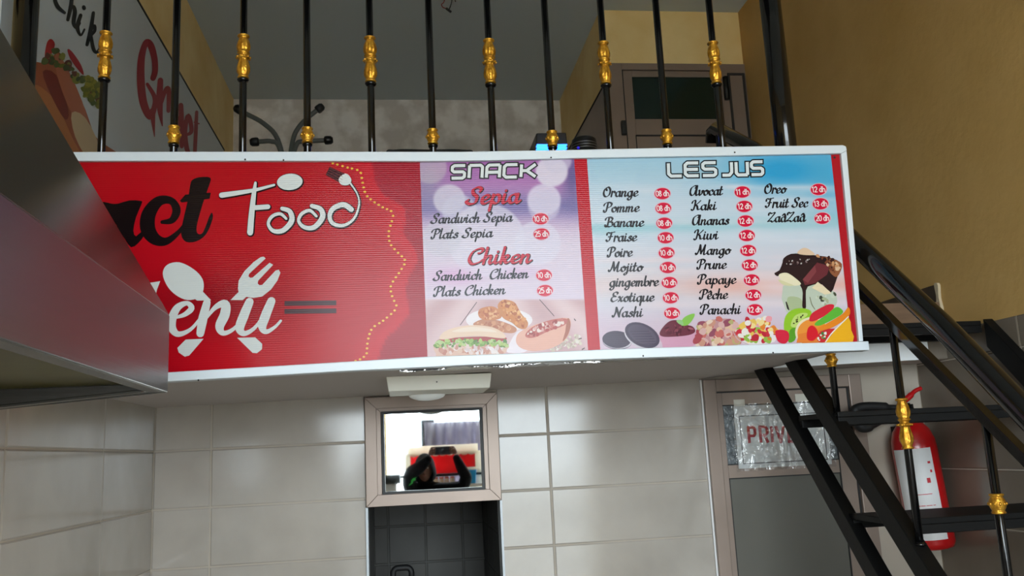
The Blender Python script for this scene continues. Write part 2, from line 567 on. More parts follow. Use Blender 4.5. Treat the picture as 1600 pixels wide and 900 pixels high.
# brush-script letters as pen paths; x-height .5, capitals about .95
BOWL = [(.42, .4), (.3, .5), (.12, .38), (.08, .14), (.2, .0), (.36, .12), (.45, .48)]
GL = {
    'a': (.54, [BOWL, [(.46, .5), (.41, .14), (.47, 0), (.6, .14)]]),
    'b': (.5, [[(.16, .98), (.1, .5), (.1, .1), (.22, 0), (.38, .1), (.43, .36), (.3, .48), (.14, .34)]]),
    'c': (.42, [[(.36, .36), (.38, .46), (.27, .5), (.1, .34), (.1, .1), (.22, 0), (.44, .14)]]),
    'd': (.56, [BOWL, [(.54, .98), (.42, .14), (.48, 0), (.62, .14)]]),
    'e': (.44, [[(.1, .2), (.28, .26), (.38, .4), (.28, .5), (.12, .38), (.09, .12), (.22, 0), (.46, .15)]]),
    'g': (.54, [BOWL, [(.46, .5), (.4, -.1), (.26, -.36), (.1, -.3), (.14, -.16), (.58, .12)]]),
    'h': (.5, [[(.18, .98), (.06, 0)], [(.09, .22), (.26, .48), (.37, .42), (.33, .12), (.4, 0), (.54, .14)]]),
    'i': (.28, [[(.13, .5), (.08, .14), (.14, 0), (.3, .14)], [(.16, .7), (.17, .73)]]),
    'j': (.27, [[(.15, .5), (.08, -.14), (-.04, -.35), (-.14, -.25), (.3, .12)], [(.18, .7), (.19, .73)]]),
    'k': (.48, [[(.18, .98), (.06, 0)], [(.09, .22), (.26, .48), (.38, .42), (.3, .27), (.14, .23)], [(.2, .24), (.32, .02), (.5, .13)]]),
    'l': (.28, [[(.2, .98), (.09, .16), (.15, 0), (.3, .14)]]),
    'm': (.7, [[(.1, .48), (.04, 0)], [(.06, .22), (.2, .48), (.3, .43), (.24, 0)], [(.27, .22), (.42, .48), (.54, .42), (.5, .12), (.57, 0), (.72, .14)]]),
    'n': (.5, [[(.1, .48), (.04, 0)], [(.06, .22), (.24, .48), (.36, .42), (.32, .12), (.39, 0), (.53, .14)]]),
    'o': (.48, [[(.28, .5), (.11, .38), (.09, .12), (.22, 0), (.38, .12), (.4, .38), (.28, .5), (.24, .4)], [(.37, .42), (.52, .4)]]),
    'p': (.52, [[(.14, .5), (.02, -.4)], [(.1, .28), (.26, .5), (.42, .4), (.4, .1), (.26, 0), (.12, .1)]]),
    'q': (.54, [BOWL, [(.46, .5), (.36, -.4)], [(.38, -.2), (.56, .12)]]),
    'r': (.37, [[(.13, .52), (.05, 0)], [(.08, .24), (.18, .46), (.28, .52), (.35, .42)]]),
    's': (.4, [[(.04, .1), (.16, 0), (.32, .08), (.28, .26), (.16, .36), (.24, .5), (.36, .45)]]),
    't': (.32, [[(.2, .82), (.08, .16), (.15, 0), (.33, .14)], [(.0, .5), (.3, .53)]]),
    'u': (.56, [[(.1, .5), (.06, .14), (.16, 0), (.34, .16), (.44, .5)], [(.45, .5), (.41, .14), (.47, 0), (.6, .14)]]),
    'v': (.46, [[(.06, .46), (.12, .5), (.13, .1), (.2, 0), (.36, .22), (.38, .46), (.5, .42)]]),
    'w': (.68, [[(.1, .5), (.06, .14), (.16, 0), (.3, .16), (.36, .5)], [(.36, .5), (.33, .14), (.42, 0), (.58, .2), (.6, .46), (.72, .42)]]),
    'x': (.48, [[(.04, .42), (.13, .5), (.22, .3), (.32, .02), (.48, .12)], [(.42, .5), (.04, .0)]]),
    'y': (.54, [[(.1, .5), (.07, .16), (.17, .02), (.34, .16), (.45, .5)], [(.46, .5), (.4, -.1), (.26, -.36), (.1, -.3), (.14, -.16), (.58, .12)]]),
    'A': (.78, [[(.5, .72), (.6, .92), (.42, .95), (.14, .7), (.08, .22), (.24, 0), (.48, .2), (.68, .95)], [(.69, .95), (.6, .14), (.68, 0), (.82, .14)]]),
    'B': (.68, [[(.32, .9), (.2, .06), (.04, .06), (.02, .16)], [(.02, .68), (.12, .9), (.42, .96), (.6, .8), (.5, .58), (.3, .5)], [(.3, .5), (.58, .44), (.6, .12), (.34, 0), (.14, .1)]]),
    'C': (.66, [[(.44, .66), (.56, .7), (.64, .86), (.5, .96), (.2, .76), (.06, .3), (.22, 0), (.5, .08), (.68, .26)]]),
    'E': (.6, [[(.52, .74), (.58, .86), (.44, .96), (.24, .86), (.22, .62), (.42, .52)], [(.42, .52), (.14, .44), (.06, .16), (.24, 0), (.6, .22)]]),
    'F': (.64, [[(.04, .66), (.1, .88), (.36, .86), (.72, .96)], [(.44, .88), (.3, .2), (.14, .02), (.02, .12)], [(.18, .46), (.54, .5)]]),
    'K': (.74, [[(.04, .7), (.14, .92), (.32, .9), (.18, .04), (.02, .04)], [(.74, .95), (.5, .66), (.28, .48)], [(.3, .5), (.46, .4), (.54, .06), (.76, .12)]]),
    'M': (.94, [[(.0, .1), (.1, .02), (.28, .5), (.36, .95)], [(.37, .95), (.45, .1)], [(.45, .1), (.62, .5), (.78, .95)], [(.79, .95), (.7, .14), (.78, 0), (.94, .14)]]),
    'N': (.74, [[(.0, .1), (.1, .02), (.24, .5), (.28, .93)], [(.29, .93), (.54, .04)], [(.54, .04), (.62, .6), (.82, .97)]]),
    'O': (.68, [[(.44, .95), (.14, .74), (.06, .28), (.24, 0), (.54, .18), (.62, .66), (.46, .95), (.26, .86), (.3, .66)]]),
    'P': (.62, [[(.34, .9), (.2, .06), (.04, .03), (.02, .14)], [(.0, .64), (.12, .88), (.42, .97), (.64, .82), (.54, .54), (.3, .42)]]),
    'S': (.62, [[(.56, .7), (.62, .86), (.46, .96), (.26, .84), (.28, .6), (.46, .4), (.4, .08), (.18, 0), (.0, .14), (.1, .26)]]),
    'Z': (.66, [[(.08, .7), (.14, .92), (.36, .86), (.66, .94), (.36, .46), (.02, .04)], [(.02, .04), (.3, .1), (.48, 0), (.66, .16)]]),
    ' ': (.34, []),
}
GL['ê'] = (GL['e'][0], GL['e'][1] + [[(.12, .62), (.26, .8), (.36, .62)]])
GL['â'] = (GL['a'][0], GL['a'][1] + [[(.16, .62), (.3, .8), (.42, .62)]])
SANS = {  # rounded sans digits and letters
    '0': (.62, [[(.3, 1), (.08, .78), (.08, .22), (.3, 0), (.52, .22), (.52, .78), (.3, 1)]]),
    '1': (.46, [[(.08, .8), (.26, 1)], [(.26, 1), (.26, 0)]]),
    '2': (.62, [[(.08, .78), (.28, 1), (.5, .8), (.44, .5), (.08, 0)], [(.08, 0), (.54, 0)]]),
    '3': (.62, [[(.08, .88), (.3, 1), (.5, .78), (.26, .54)], [(.26, .54), (.54, .3), (.3, 0), (.06, .14)]]),
    '5': (.62, [[(.5, 1), (.14, 1)], [(.14, 1), (.1, .56)], [(.1, .56), (.34, .62), (.54, .34), (.32, 0), (.06, .1)]]),
    '8': (.62, [[(.3, 1), (.1, .78), (.3, .54), (.54, .26), (.3, 0), (.06, .26), (.3, .54), (.5, .78), (.3, 1)]]),
    'd': (.62, [[(.5, 1), (.5, 0)], [(.5, .5), (.3, .66), (.08, .34), (.3, 0), (.5, .18)]]),
    'h': (.6, [[(.1, 1), (.1, 0)], [(.1, .46), (.3, .66), (.5, .46), (.5, 0)]]),
    ' ': (.3, []),
}
BLOCK = {  # square techno capitals
    'S': (1.1, [[(1, 1), (.18, 1), (.02, .88), (.02, .62), (.16, .5), (.84, .5), (.98, .4), (.98, .12), (.84, 0), (0, 0)]]),
    'N': (1.1, [[(0, 0), (0, 1)], [(0, 1), (.84, 1), (1, .86), (1, 0)]]),
    'A': (1.1, [[(0, 0), (0, .82), (.18, 1), (1, 1)], [(1, 1), (1, 0)], [(0, .42), (1, .42)]]),
    'C': (1.08, [[(1, 1), (.18, 1), (0, .84), (0, .16), (.18, 0), (1, 0)]]),
    'K': (1.14, [[(0, 0), (0, 1)], [(1.08, 1), (.42, .5), (1.12, 0)], [(0, .5), (.42, .5)]]),
    'L': (1.02, [[(0, 1), (0, .18), (.18, 0), (.98, 0)]]),
    'E': (1.08, [[(1, 1), (.18, 1), (0, .84), (0, .16), (.18, 0), (1, 0)], [(0, .5), (.96, .5)]]),
    'J': (.86, [[(.7, 1), (.7, .22), (.5, 0), (-.12, 0)]]),
    'U': (1.08, [[(0, 1), (0, .16), (.16, 0), (.98, 0)], [(.98, 1), (.98, 0)]]),
    ' ': (.4, []),
}


def write(ink, text, p0, p1, cap, rgb, layer, font=GL, slant=.16, wd=.13, grow=0., lean=.05, dx=0, dy=0, nib=True, block=False):
    """lettering from baseline point p0 to p1, capitals cap high"""
    adv = sum(font[c][0] for c in text)
    L = math.hypot(p1[0] - p0[0], p1[1] - p0[1])
    ux, uy = (p1[0] - p0[0]) / L, (p1[1] - p0[1]) / L
    sx = L / (adv + (.24 * (len(text) - 1) if block else 0))
    vx, vy = slant * cap - lean * cap, -cap

    def pt(u, v):
        return (p0[0] + ux * u * sx + vx * v, p0[1] + uy * u * sx + vy * v)

    x = 0.
    for ch in text:
        a, strokes = font[ch]
        for st in strokes:
            P = [pt(x + u, v) for u, v in st]
            if block:
                ink.line(P, wd * cap, rgb, layer, grow, dx, dy)
                continue
            P = catmull(P, 5) if len(P) > 2 else [(P[0][0] + (P[1][0] - P[0][0]) * k / 4, P[0][1] + (P[1][1] - P[0][1]) * k / 4) for k in range(5)]
            Q = []
            for i, (qx, qy) in enumerate(P):
                (ax, ay), (bx, by) = P[max(i - 1, 0)], P[min(i + 1, len(P) - 1)]
                an = math.atan2(-(by - ay), bx - ax)
                wt = wd * cap
                if nib:
                    wt *= .42 + .85 * abs(math.sin(an - .5)) ** 1.3
                Q.append((qx, qy, wt))
            ink.stroke(Q, rgb, layer, grow, 0, dx, dy)
        x += a + (.24 if block else 0)


# ================================================================== THE SETTING
XL_LOW, XL_UP, XR = -1.054, -1.344, 2.5
YB, YM, YF = 4.0, 7.26, -1.5
SLAB0, SLAB1, CEIL = 2.03, 2.34, 4.81
YS = 2.80                     # front of the mezzanine slab
XSLAB = 1.64                  # right end of the slab beside the stairwell
FRONT_TOP = 3.6               # head of the shopfront opening behind the camera
YHEAD = 3.75                  # far side of the stairwell opening


def struct_box(name, boxes, mt, bevel=0.):
    b = MB()
    for q in boxes:
        b.box(*q)
    return struct(b.build(name, mt, bevel=bevel))


struct_box('floor', [(-1.6, 2.7, YF, 5.2, -.1, 0)], 'floor')
struct_box('ground', [(-30, 30, -60, YF, -.25, -.1)], 'pave')
struct_box('ceiling', [(-1.7, 2.7, YF, YM + .2, CEIL, CEIL + .12)], 'ceil')


def tiles(mb, place, u_j, v_j, rects, depth=.003, gap=.0022, rnd=None, mi=1):
    """tiles between the joints u_j and v_j wherever one of the rectangles has wall; place(u, v, d)"""
    rnd = rnd or random.Random(3)
    for i in range(len(u_j) - 1):
        for k in range(len(v_j) - 1):
            for (a0, a1, b0, b1) in rects:
                u0, u1 = max(u_j[i], a0), min(u_j[i + 1], a1)
                v0, v1 = max(v_j[k], b0), min(v_j[k + 1], b1)
                if u1 - u0 < .012 or v1 - v0 < .012:
                    continue
                g0 = gap if u0 == u_j[i] else 0
                g1 = gap if u1 == u_j[i + 1] else 0
                h0 = gap if v0 == v_j[k] else 0
                h1 = gap if v1 == v_j[k + 1] else 0
                u0 += g0; u1 -= g1; v0 += h0; v1 -= h1
                e = .005
                t = [rnd.uniform(-.0006, .0006) for _ in range(4)]
                o = [(u0, v0), (u1, v0), (u1, v1), (u0, v1)]
                n = [(u0 + e, v0 + e), (u1 - e, v0 + e), (u1 - e, v1 - e), (u0 + e, v1 - e)]
                V = [place(*p, 0) for p in o] + [place(*p, depth + q) for p, q in zip(n, t)]
                mb.add(V, [(4, 5, 6, 7), (0, 1, 5, 4), (1, 2, 6, 5), (2, 3, 7, 6), (3, 0, 4, 7)], mi)


zj = [1.58 + .2455 * k for k in range(-7, 6)]
WX0, WX1 = -.157, .434            # the passage and the window above it share one opening
DX0, DX1 = 1.402, 2.185           # the private door
b = MB()
b.box(-1.6, WX0, YB + .004, YB + .16, 0, SLAB0 + .03); b.box(WX1, DX0, YB + .004, YB + .16, 0, SLAB0 + .03)
b.box(DX1, XR + .2, YB + .004, YB + .16, 0, SLAB0 + .06)
b.box(WX0, WX1, YB + .004, YB + .16, 2.02, SLAB0 + .03); b.box(DX0, DX1, YB + .004, YB + .16, 2.04, SLAB0 + .05)
tiles(b, lambda u, v, d: (u, YB + .004 - d, v), [-.818 + .741 * k for k in range(-2, 5)], zj,
      [(XL_LOW, WX0, 0, SLAB0 + .015), (WX1, DX0, 0, SLAB0 + .03)])
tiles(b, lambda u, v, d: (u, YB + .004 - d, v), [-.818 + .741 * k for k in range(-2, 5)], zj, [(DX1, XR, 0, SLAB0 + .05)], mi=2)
struct(b.build('wall_back', ['grout', 'tile', 'tile_shaded']))

b = MB()
b.box(XL_LOW - .5, XL_LOW - .004, YF, YB + .16, 0, SLAB0 + .0)
b.box(XL_LOW - .5, XL_LOW - .004, YF, YS - .06, SLAB0, SLAB1)
tiles(b, lambda u, v, d: (XL_LOW - .004 + d, u, v), [3.35 + .8 * k for k in range(-7, 2)], zj, [(YF, YB, 0, SLAB0)])
b.box(XL_UP - .3, XL_UP, YF, YM + .2, SLAB1, CEIL, 2)
struct(b.build('wall_left', ['grout', 'tile', 'ochre']))

b = MB()
b.box(XR, XR + .2, YF, YM + .2, 2.2, CEIL, 2)
b.box(XR, XR + .2, YF, YB + .16, 0, 2.2, 0)
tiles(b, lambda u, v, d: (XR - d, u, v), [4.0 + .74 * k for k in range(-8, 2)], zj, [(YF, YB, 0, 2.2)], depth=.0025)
struct(b.build('wall_right', ['grout', 'tile_shaded', 'tan']))

struct_box('wall_mezzanine', [(-1.7, 2.7, YM, YM + .2, SLAB0, CEIL)], 'marble')
struct_box('wall_front', [(-1.7, 2.7, YF - .2, YF, FRONT_TOP, CEIL), (-1.7, -.66, YF - .2, YF, 0, FRONT_TOP), (2.02, 2.7, YF - .2, YF, 0, FRONT_TOP)], 'ochre')

# mezzanine slab with the stairwell cut out of its right front corner; its underside rises a little to the right
UND = lambda x: 2.0285 + .0142 * x + (.05 * max(0., x - 1.4) if x < 1.7 else .015)


def slab(mb, xs, y0, y1, top, mi=0):
    for xa, xb in zip(xs, xs[1:]):
        mb.hexa([(xa, y0, UND(xa)), (xb, y0, UND(xb)), (xb, y1, UND(xb)), (xa, y1, UND(xa)), (xa, y0, top), (xb, y0, top), (xb, y1, top), (xa, y1, top)], mi)


b = MB()
slab(b, (-1.6, 0, 1.42), YS, YM, SLAB1 - .02); slab(b, (1.42, XSLAB), 3.1, YM, SLAB1 - .02); slab(b, (XSLAB, XR), YHEAD, YM, 2.19)
struct(b.build('mezzanine_floor', ['soffit']))
b = MB(); slab(b, (XSLAB + .001, 2.405), YHEAD - .008, YHEAD - .0005, 2.188); struct(b.build('trim_1', ['white']))
b = MB(); slab(b, (2.405, XR - .001), YHEAD - .004, YHEAD - .0005, 2.188); struct(b.build('trim_8', ['tile_shaded']))
struct_box('trim_2', [(XSLAB + .001, XR - .001, YHEAD - .014, YM, 2.19, SLAB1)], 'brown_tile')
b = MB()
b.box(XR - .012, XR - .0005, YHEAD, 5.4, SLAB1 + .001, SLAB1 + .085)
struct(b.build('baseboard_right', 'dark_tile'))
b = MB()
pts = catmull([(3.728, 2.30), (3.734, 2.36), (3.728, 2.418), (3.742, 2.432), (3.756, 2.425), (3.752, 2.37), (3.76, 2.31)], 3, True)
n = len(pts)
b.add([(XR - .014, p[0], p[1]) for p in pts] + [(XR - .0005, p[0], p[1]) for p in pts],
      [tuple(range(n))[::-1], tuple(range(n, 2 * n))] + [(k, (k + 1) % n, n + (k + 1) % n, n + k) for k in range(n)])
struct(b.build('trim_3', 'plaster'))

# closet at the right of the mezzanine: plaster above, aluminium below
CX, CY = 1.472, 5.64
KS = CY / 4.968
kx = lambda x: x * KS
kz = lambda z: 1.75 + (z - 1.75) * KS
b = MB()
b.box(CX, XR, CY, CY + .08, kz(4.085), CEIL); b.box(CX, CX + .08, CY + .08, YM, kz(3.962), CEIL)
struct(b.build('wall_closet', 'ochre'))
b = MB()
b.box(CX + .004, CX + .06, CY + .06, YM, SLAB1, kz(3.957))
struct(b.build('wall_closet_side', 'alu'))
struct_box('trim_4', [(CX - .003, CX + .05, CY + .06, YM, kz(3.957), kz(3.964))], 'alu_dark')

# passage behind the opening
b = MB()
b.box(-.5, WX0 - .001, YB + .16, 4.95, 0, SLAB0); b.box(WX1 + .001, .9, YB + .16, 4.95, 0, SLAB0)
b.box(-.5, .9, 4.95, 5.1, 0, SLAB0)
tiles(b, lambda u, v, d: (u, 4.95 - d, v), [-.281 + .2 * k for k in range(0, 6)], [.217 + .195 * k for k in range(-1, 10)], [(WX0, WX1, 0, SLAB0)])
tiles(b, lambda u, v, d: (WX1 + .001 - d, u, v), [4.17 + .26 * k for k in range(0, 4)], [.217 + .195 * k for k in range(-1, 10)], [(4.16, 4.95, 0, SLAB0)], depth=.002)
struct(b.build('wall_passage', ['grout_light', 'tile_dim']))
struct_box('trim_5', [(WX0 - .004, WX0 + .006, YB - .012, YB + .1, 0, 1.543), (WX1 - .006, WX1 + .004, YB - .012, YB + .1, 0, 1.543)], 'frame_white')
struct_box('trim_6', [(DX0 - .006, DX0 + .002, YB - .01, YB + .05, 0, 2.04)], 'label_white')


# mitred frame of four bars in the XZ plane
def frame_bars(mb, x0, x1, z0, z1, w, y0, y1, mi=0, inner=0.):
    o = [(x0, z0), (x1, z0), (x1, z1), (x0, z1)]
    i_ = [(x0 + w, z0 + w), (x1 - w, z0 + w), (x1 - w, z1 - w), (x0 + w, z1 - w)]
    for k in range(4):
        a, c, d, e = o[k], o[(k + 1) % 4], i_[(k + 1) % 4], i_[k]
        mb.hexa([(a[0], y1, a[1]), (c[0], y1, c[1]), (d[0], y1, d[1]), (e[0], y1, e[1]),
                 (a[0], y0, a[1]), (c[0], y0, c[1]), (d[0], y0 + inner, d[1]), (e[0], y0 + inner, e[1])], mi)
    return mb


# window over the passage, a mirrored hopper pane swung a little
b = MB()
frame_bars(b, WX0, WX1, 1.545, 2.019, .05, YB - .03, YB + .06)
win = struct(b.build('window_1', 'alu', bevel=.0015))
b = MB(); frame_bars(b, WX0 + .047, WX1 - .047, 1.576, 1.974, .022, YB - .02, YB + .04)
b.build('sash', 'alu', win, bevel=.0015)
PC = Vector((.1385, YB - .012, 1.775))
MT = math.radians(-2.6)
MP = math.radians(.38)


def pane_pt(u, d, v):
    p = Vector((u, d, v))
    p = Matrix.Rotation(MP, 3, 'X') @ p
    p = Matrix.Rotation(MT, 3, 'Z') @ p
    return PC + p


gw, gh = .2125, .1685
b = MB()
for (u0, u1, v0, v1) in ((-gw - .012, -gw, -gh - .012, gh + .012), (gw, gw + .012, -gh - .012, gh + .012), (-gw, gw, -gh - .012, -gh), (-gw, gw, gh, gh + .012)):
    b.hexa([pane_pt(u, d, v) for v in (v0, v1) for u, d in ((u0, -.02), (u1, -.02), (u1, .012), (u0, .012))])
b.build('gasket', 'gasket', win)
b = MB()
b.hexa([pane_pt(u, d, v) for v in (-gh, gh) for u, d in ((-gw, -.004), (gw, -.004), (gw, .004), (-gw, .004))])
b.build('mirrored_pane', 'mirror', win, label='mirrored window pane')
PN = Matrix.Rotation(MT, 3, 'Z') @ (Matrix.Rotation(MP, 3, 'X') @ Vector((0, -1, 0)))


def mir(x, y, Y):
    """where the street stands that the pane shows at pixel x, y"""
    v = ray(x, y)
    t = (PC - EYE).dot(PN) / v.dot(PN)
    h = EYE + v * t
    rr = v - PN * (2 * v.dot(PN))
    return h + rr * ((Y - h.y) / rr.y)


# private door
YD = YB - .012
dz1 = 2.04
b = MB()
b.box(DX0 + .002, DX0 + .062, YD - .02, YB + .06, 0, dz1); b.box(DX1 - .062, DX1, YD - .02, YB + .06, 0, dz1)
b.box(DX0 + .062, DX1 - .062, YD - .02, YB + .06, dz1 - .058, dz1)
door = struct(b.build('door_1', 'alu', bevel=.003))
b = MB()
lx0, lx1 = DX0 + .064, DX1 - .07
b.box(lx0, lx0 + .03, YD, YB + .04, .02, dz1 - .062); b.box(lx1 - .075, lx1, YD, YB + .04, .02, dz1 - .062)
b.box(lx0 + .03, lx1 - .075, YD, YB + .04, 1.918, dz1 - .062); b.box(lx0 + .03, lx1 - .075, YD, YB + .04, 1.583, 1.645)
b.box(lx0 + .03, lx1 - .075, YD, YB + .04, .02, .12)
b.build('door_leaf', 'alu', door, bevel=.002)
b = MB()
b.box(lx0 + .03, lx1 - .075, YD + .006, YB + .03, 1.645, 1.918)
b.build('door_glass', 'obscure', door)
b = MB(); b.box(lx0 + .03, lx1 - .075, YD + .006, YB + .03, .12, 1.583)
b.build('door_panel', 'panel', door)
b = MB()
for q in ((lx0 + .028, lx1 - .073, 1.58, 1.585), (lx0 + .028, lx1 - .073, 1.643, 1.648), (lx0 + .028, lx1 - .073, 1.915, 1.92)):
    b.box(q[0], q[1], YD - .002, YD + .004, q[2], q[3])
b.box(lx0 + .028, lx0 + .032, YD - .002, YD + .004, .12, 1.583); b.box(lx1 - .078, lx1 - .073, YD - .002, YD + .004, .12, 1.92)
b.box(lx1, lx1 + .008, YD - .002, YD + .02, .02, dz1 - .062)
b.box(DX0 + .06, DX1 - .06, YD - .002, YD + .004, dz1 - .064, dz1 - .058)
b.build('door_seal', 'gasket', door)

# closet door on the mezzanine
YK = CY - .002


def kbox(mb, x0, x1, y0, y1, z0, z1):
    mb.box(x0 if x0 == CX + .002 else kx(x0), x1 if x1 == XR - .001 else kx(x1), y0, y1, z0 if z0 == SLAB1 else kz(z0), kz(z1))


b = MB()
kbox(b, CX + .002, 1.405, YK - .02, CY + .06, SLAB1, 4.083); kbox(b, 2.035, XR - .001, YK - .02, CY + .06, SLAB1, 4.083)
kbox(b, 1.405, 2.035, YK - .02, CY + .06, 4.04, 4.083)
cdoor = struct(b.build('door_2', 'alu', bevel=.002))
b = MB()
kbox(b, 1.412, 1.468, YK - .012, CY + .03, SLAB1, 4.036); kbox(b, 1.99, 2.03, YK - .012, CY + .03, SLAB1, 4.036)
kbox(b, 1.468, 1.99, YK - .012, CY + .03, 3.997, 4.036); kbox(b, 1.468, 1.99, YK - .012, CY + .03, 3.616, 3.72)
b.build('door_leaf', 'alu', cdoor, bevel=.002)
b = MB(); kbox(b, 1.468, 1.99, YK - .002, CY + .02, 3.72, 3.997)
b.build('door_glass', 'greenglass', cdoor, label='dark green glass')
b = MB(); kbox(b, 1.468, 1.99, YK - .004, CY + .02, SLAB1, 3.612)
b.build('door_panel', 'alu', cdoor)
b = MB()
kbox(b, 1.405, 1.412, YK - .015, YK, SLAB1, 4.04); kbox(b, 2.03, 2.035, YK - .015, YK, SLAB1, 4.04); kbox(b, 1.466, 1.992, YK - .013, YK - .004, 3.610, 3.618)
kbox(b, 1.462, 1.468, YK - .013, YK - .003, SLAB1, 3.616)
b.build('door_seal', 'gasket', cdoor)
b = MB(); kbox(b, 1.372, 1.402, YK - .05, YK - .02, 3.61, 3.70)
b.build('door_lock', 'gasket', cdoor, bevel=.006)
b = MB(); b.tube([(kx(2.06), YK - .035, kz(3.84)), (kx(2.06), YK - .035, kz(3.99))], .018); kbox(b, 2.052, 2.068, YK - .035, YK - .018, 3.85, 3.98)
b.build('hinge', 'gasket', cdoor)
b = MB()
frame_bars(b, kx(2.08), kx(2.192), SLAB1, kz(4.02), .016, YK - .03, YK - .019)
b.build('side_panel_moulding', 'alu_dark', cdoor, bevel=.002)

# ================================================================== MENU BOARD
YP = 2.76


def on_board(x, y, layer=0.):
    return at(x, y, Y=YP - .00025 * layer)


TOPO = [(70, 239.6), (117, 239.2), (400, 239), (720, 239), (900, 236), (1080, 232), (1318, 228.5)]
TOPI = [(70, 253.8), (117, 253.6), (400, 253.4), (656, 254), (770, 252.5), (900, 249), (1080, 246), (1300, 242)]
BOTI = [(70, 593), (264, 582.5), (400, 574.5), (540, 566), (668, 558), (820, 552.5), (938, 547), (1150, 540), (1340, 534.5)]
BOTO = [(70, 608), (264, 597), (400, 589), (540, 580.6), (660, 575), (820, 566.5), (1000, 560), (1150, 555), (1355, 548)]


def ev(curve, x):
    for (a, b_), (c, d) in zip(curve, curve[1:]):
        if x <= c or (c, d) == curve[-1]:
            return b_ + (d - b_) * (x - a) / (c - a)


board = thing('menu_board', (0, YP, 2.04), 'long white framed red menu board with snack and juice price lists, fixed on the railing', 'menu sign')


def prism(mb, outline, y0, y1):
    """outline of points on the board, given a thickness from y0 to y1"""
    n = len(outline)
    F = [at(x, y, Y=YP) for x, y in outline]
    V = [(p.x, y0, p.z) for p in F] + [(p.x, y1, p.z) for p in F]
    mb.add(V, [tuple(range(n)), tuple(range(n, 2 * n))[::-1]] + [(n + k, n + (k + 1) % n, (k + 1) % n, k) for k in range(n)])


b = MB()
prism(b, [(x, ev(TOPO, x)) for x in (70, 250, 400, 560, 720, 900, 1080, 1200)] + [(1314, 228.6), (1319, 230.5), (1320.5, 237), (1312, 241.5)] +
      [(x, ev(TOPI, x)) for x in (1200, 1080, 900, 770, 656, 400, 250, 70)], YP - .014, YP + .034)
b.build('frame_rail', 'frame_white', board, bevel=.0025)
b = MB()
prism(b, [(x, ev(BOTI, x)) for x in (70, 264, 400, 540, 668, 820, 938, 1150, 1340)] + [(1353.5, 534), (1355, 548)] +
      [(x, ev(BOTO, x)) for x in (1150, 1000, 820, 660, 540, 400, 264, 70)], YP - .016, YP + .034)
b.build('frame_rail', 'frame_white', board, bevel=.0025)
b = MB()
prism(b, [(1311.5, 241.8), (1320.3, 237.2), (1346, 533.8), (1339.5, 534.2)], YP - .013, YP + .034)
b.build('frame_rail', 'frame_white', board, bevel=.002)
b = MB()
prism(b, [(70, 244), (600, 246), (1312, 236), (1344, 540), (820, 560), (540, 573), (70, 600)], YP + .003, YP + .03)
b.build('backing_sheet', 'frame_white', board)
for (x, y) in ((383, 249), (443, 250), (861, 246), (1148, 238), (1005, 556), (1208, 551), (310, 594)):
    p = at(x, y, Y=YP - .016)
    MB().ball(p, .0028, 6).build('rivet', 'alu_dark', board)


def field(ink, left, right, colour, nx, ny, layer=0, top=TOPI, bot=BOTI):
    """a printed background, one colour per corner of a fine grid; left/right = (x at top, x at bottom)"""
    P, C = [], []
    for j in range(ny + 1):
        v = j / ny
        for i in range(nx + 1):
            u = i / nx
            xt = left[0] + (right[0] - left[0]) * u
            xb = left[1] + (right[1] - left[1]) * u
            yt, yb = ev(top, xt) - 1, ev(bot, xb) + 1
            x, y = xt + (xb - xt) * v, yt + (yb - yt) * v
            P.append(ink.place(x, y, layer)); C.append(ink_rgb(colour(x, y)))
    n0 = len(ink.v)
    ink.v += [tuple(p) for p in P]
    for j in range(ny):
        for i in range(nx):
            q = (j * (nx + 1) + i, j * (nx + 1) + i + 1, (j + 1) * (nx + 1) + i + 1, (j + 1) * (nx + 1) + i)
            ink.f.append(tuple(n0 + k for k in q)); ink.c.append([C[k] for k in q]); ink.mi.append(0); ink.sm.append(False)


def mix(a, b_, t):
    t = max(0., min(1., t))
    return tuple(x + (y - x) * t for x, y in zip(a, b_))


def sstep(a, b_, x):
    t = max(0., min(1., (x - a) / (b_ - a)))
    return t * t * (3 - 2 * t)


RED = (190, 12, 28)
EDGE = [(254, 581), (268, 584), (286, 587), (305, 598), (318, 622), (326, 634), (345, 634), (363, 630), (376, 638), (390, 649), (408, 654), (430, 640), (450, 634), (470, 637), (492, 640), (512, 622), (528, 604), (545, 596), (565, 590)]


def edge_x(y):
    for (a, b_), (c, d) in zip(EDGE, EDGE[1:]):
        if y <= c:
            return b_ + (d - b_) * (y - a) / (c - a)
    return EDGE[-1][1]


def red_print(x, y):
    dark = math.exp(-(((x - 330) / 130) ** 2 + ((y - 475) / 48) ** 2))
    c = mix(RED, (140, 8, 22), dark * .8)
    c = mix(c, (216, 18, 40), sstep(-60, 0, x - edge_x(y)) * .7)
    return mix(c, (170, 14, 38), sstep(-1.5, 1.5, x - edge_x(y)))


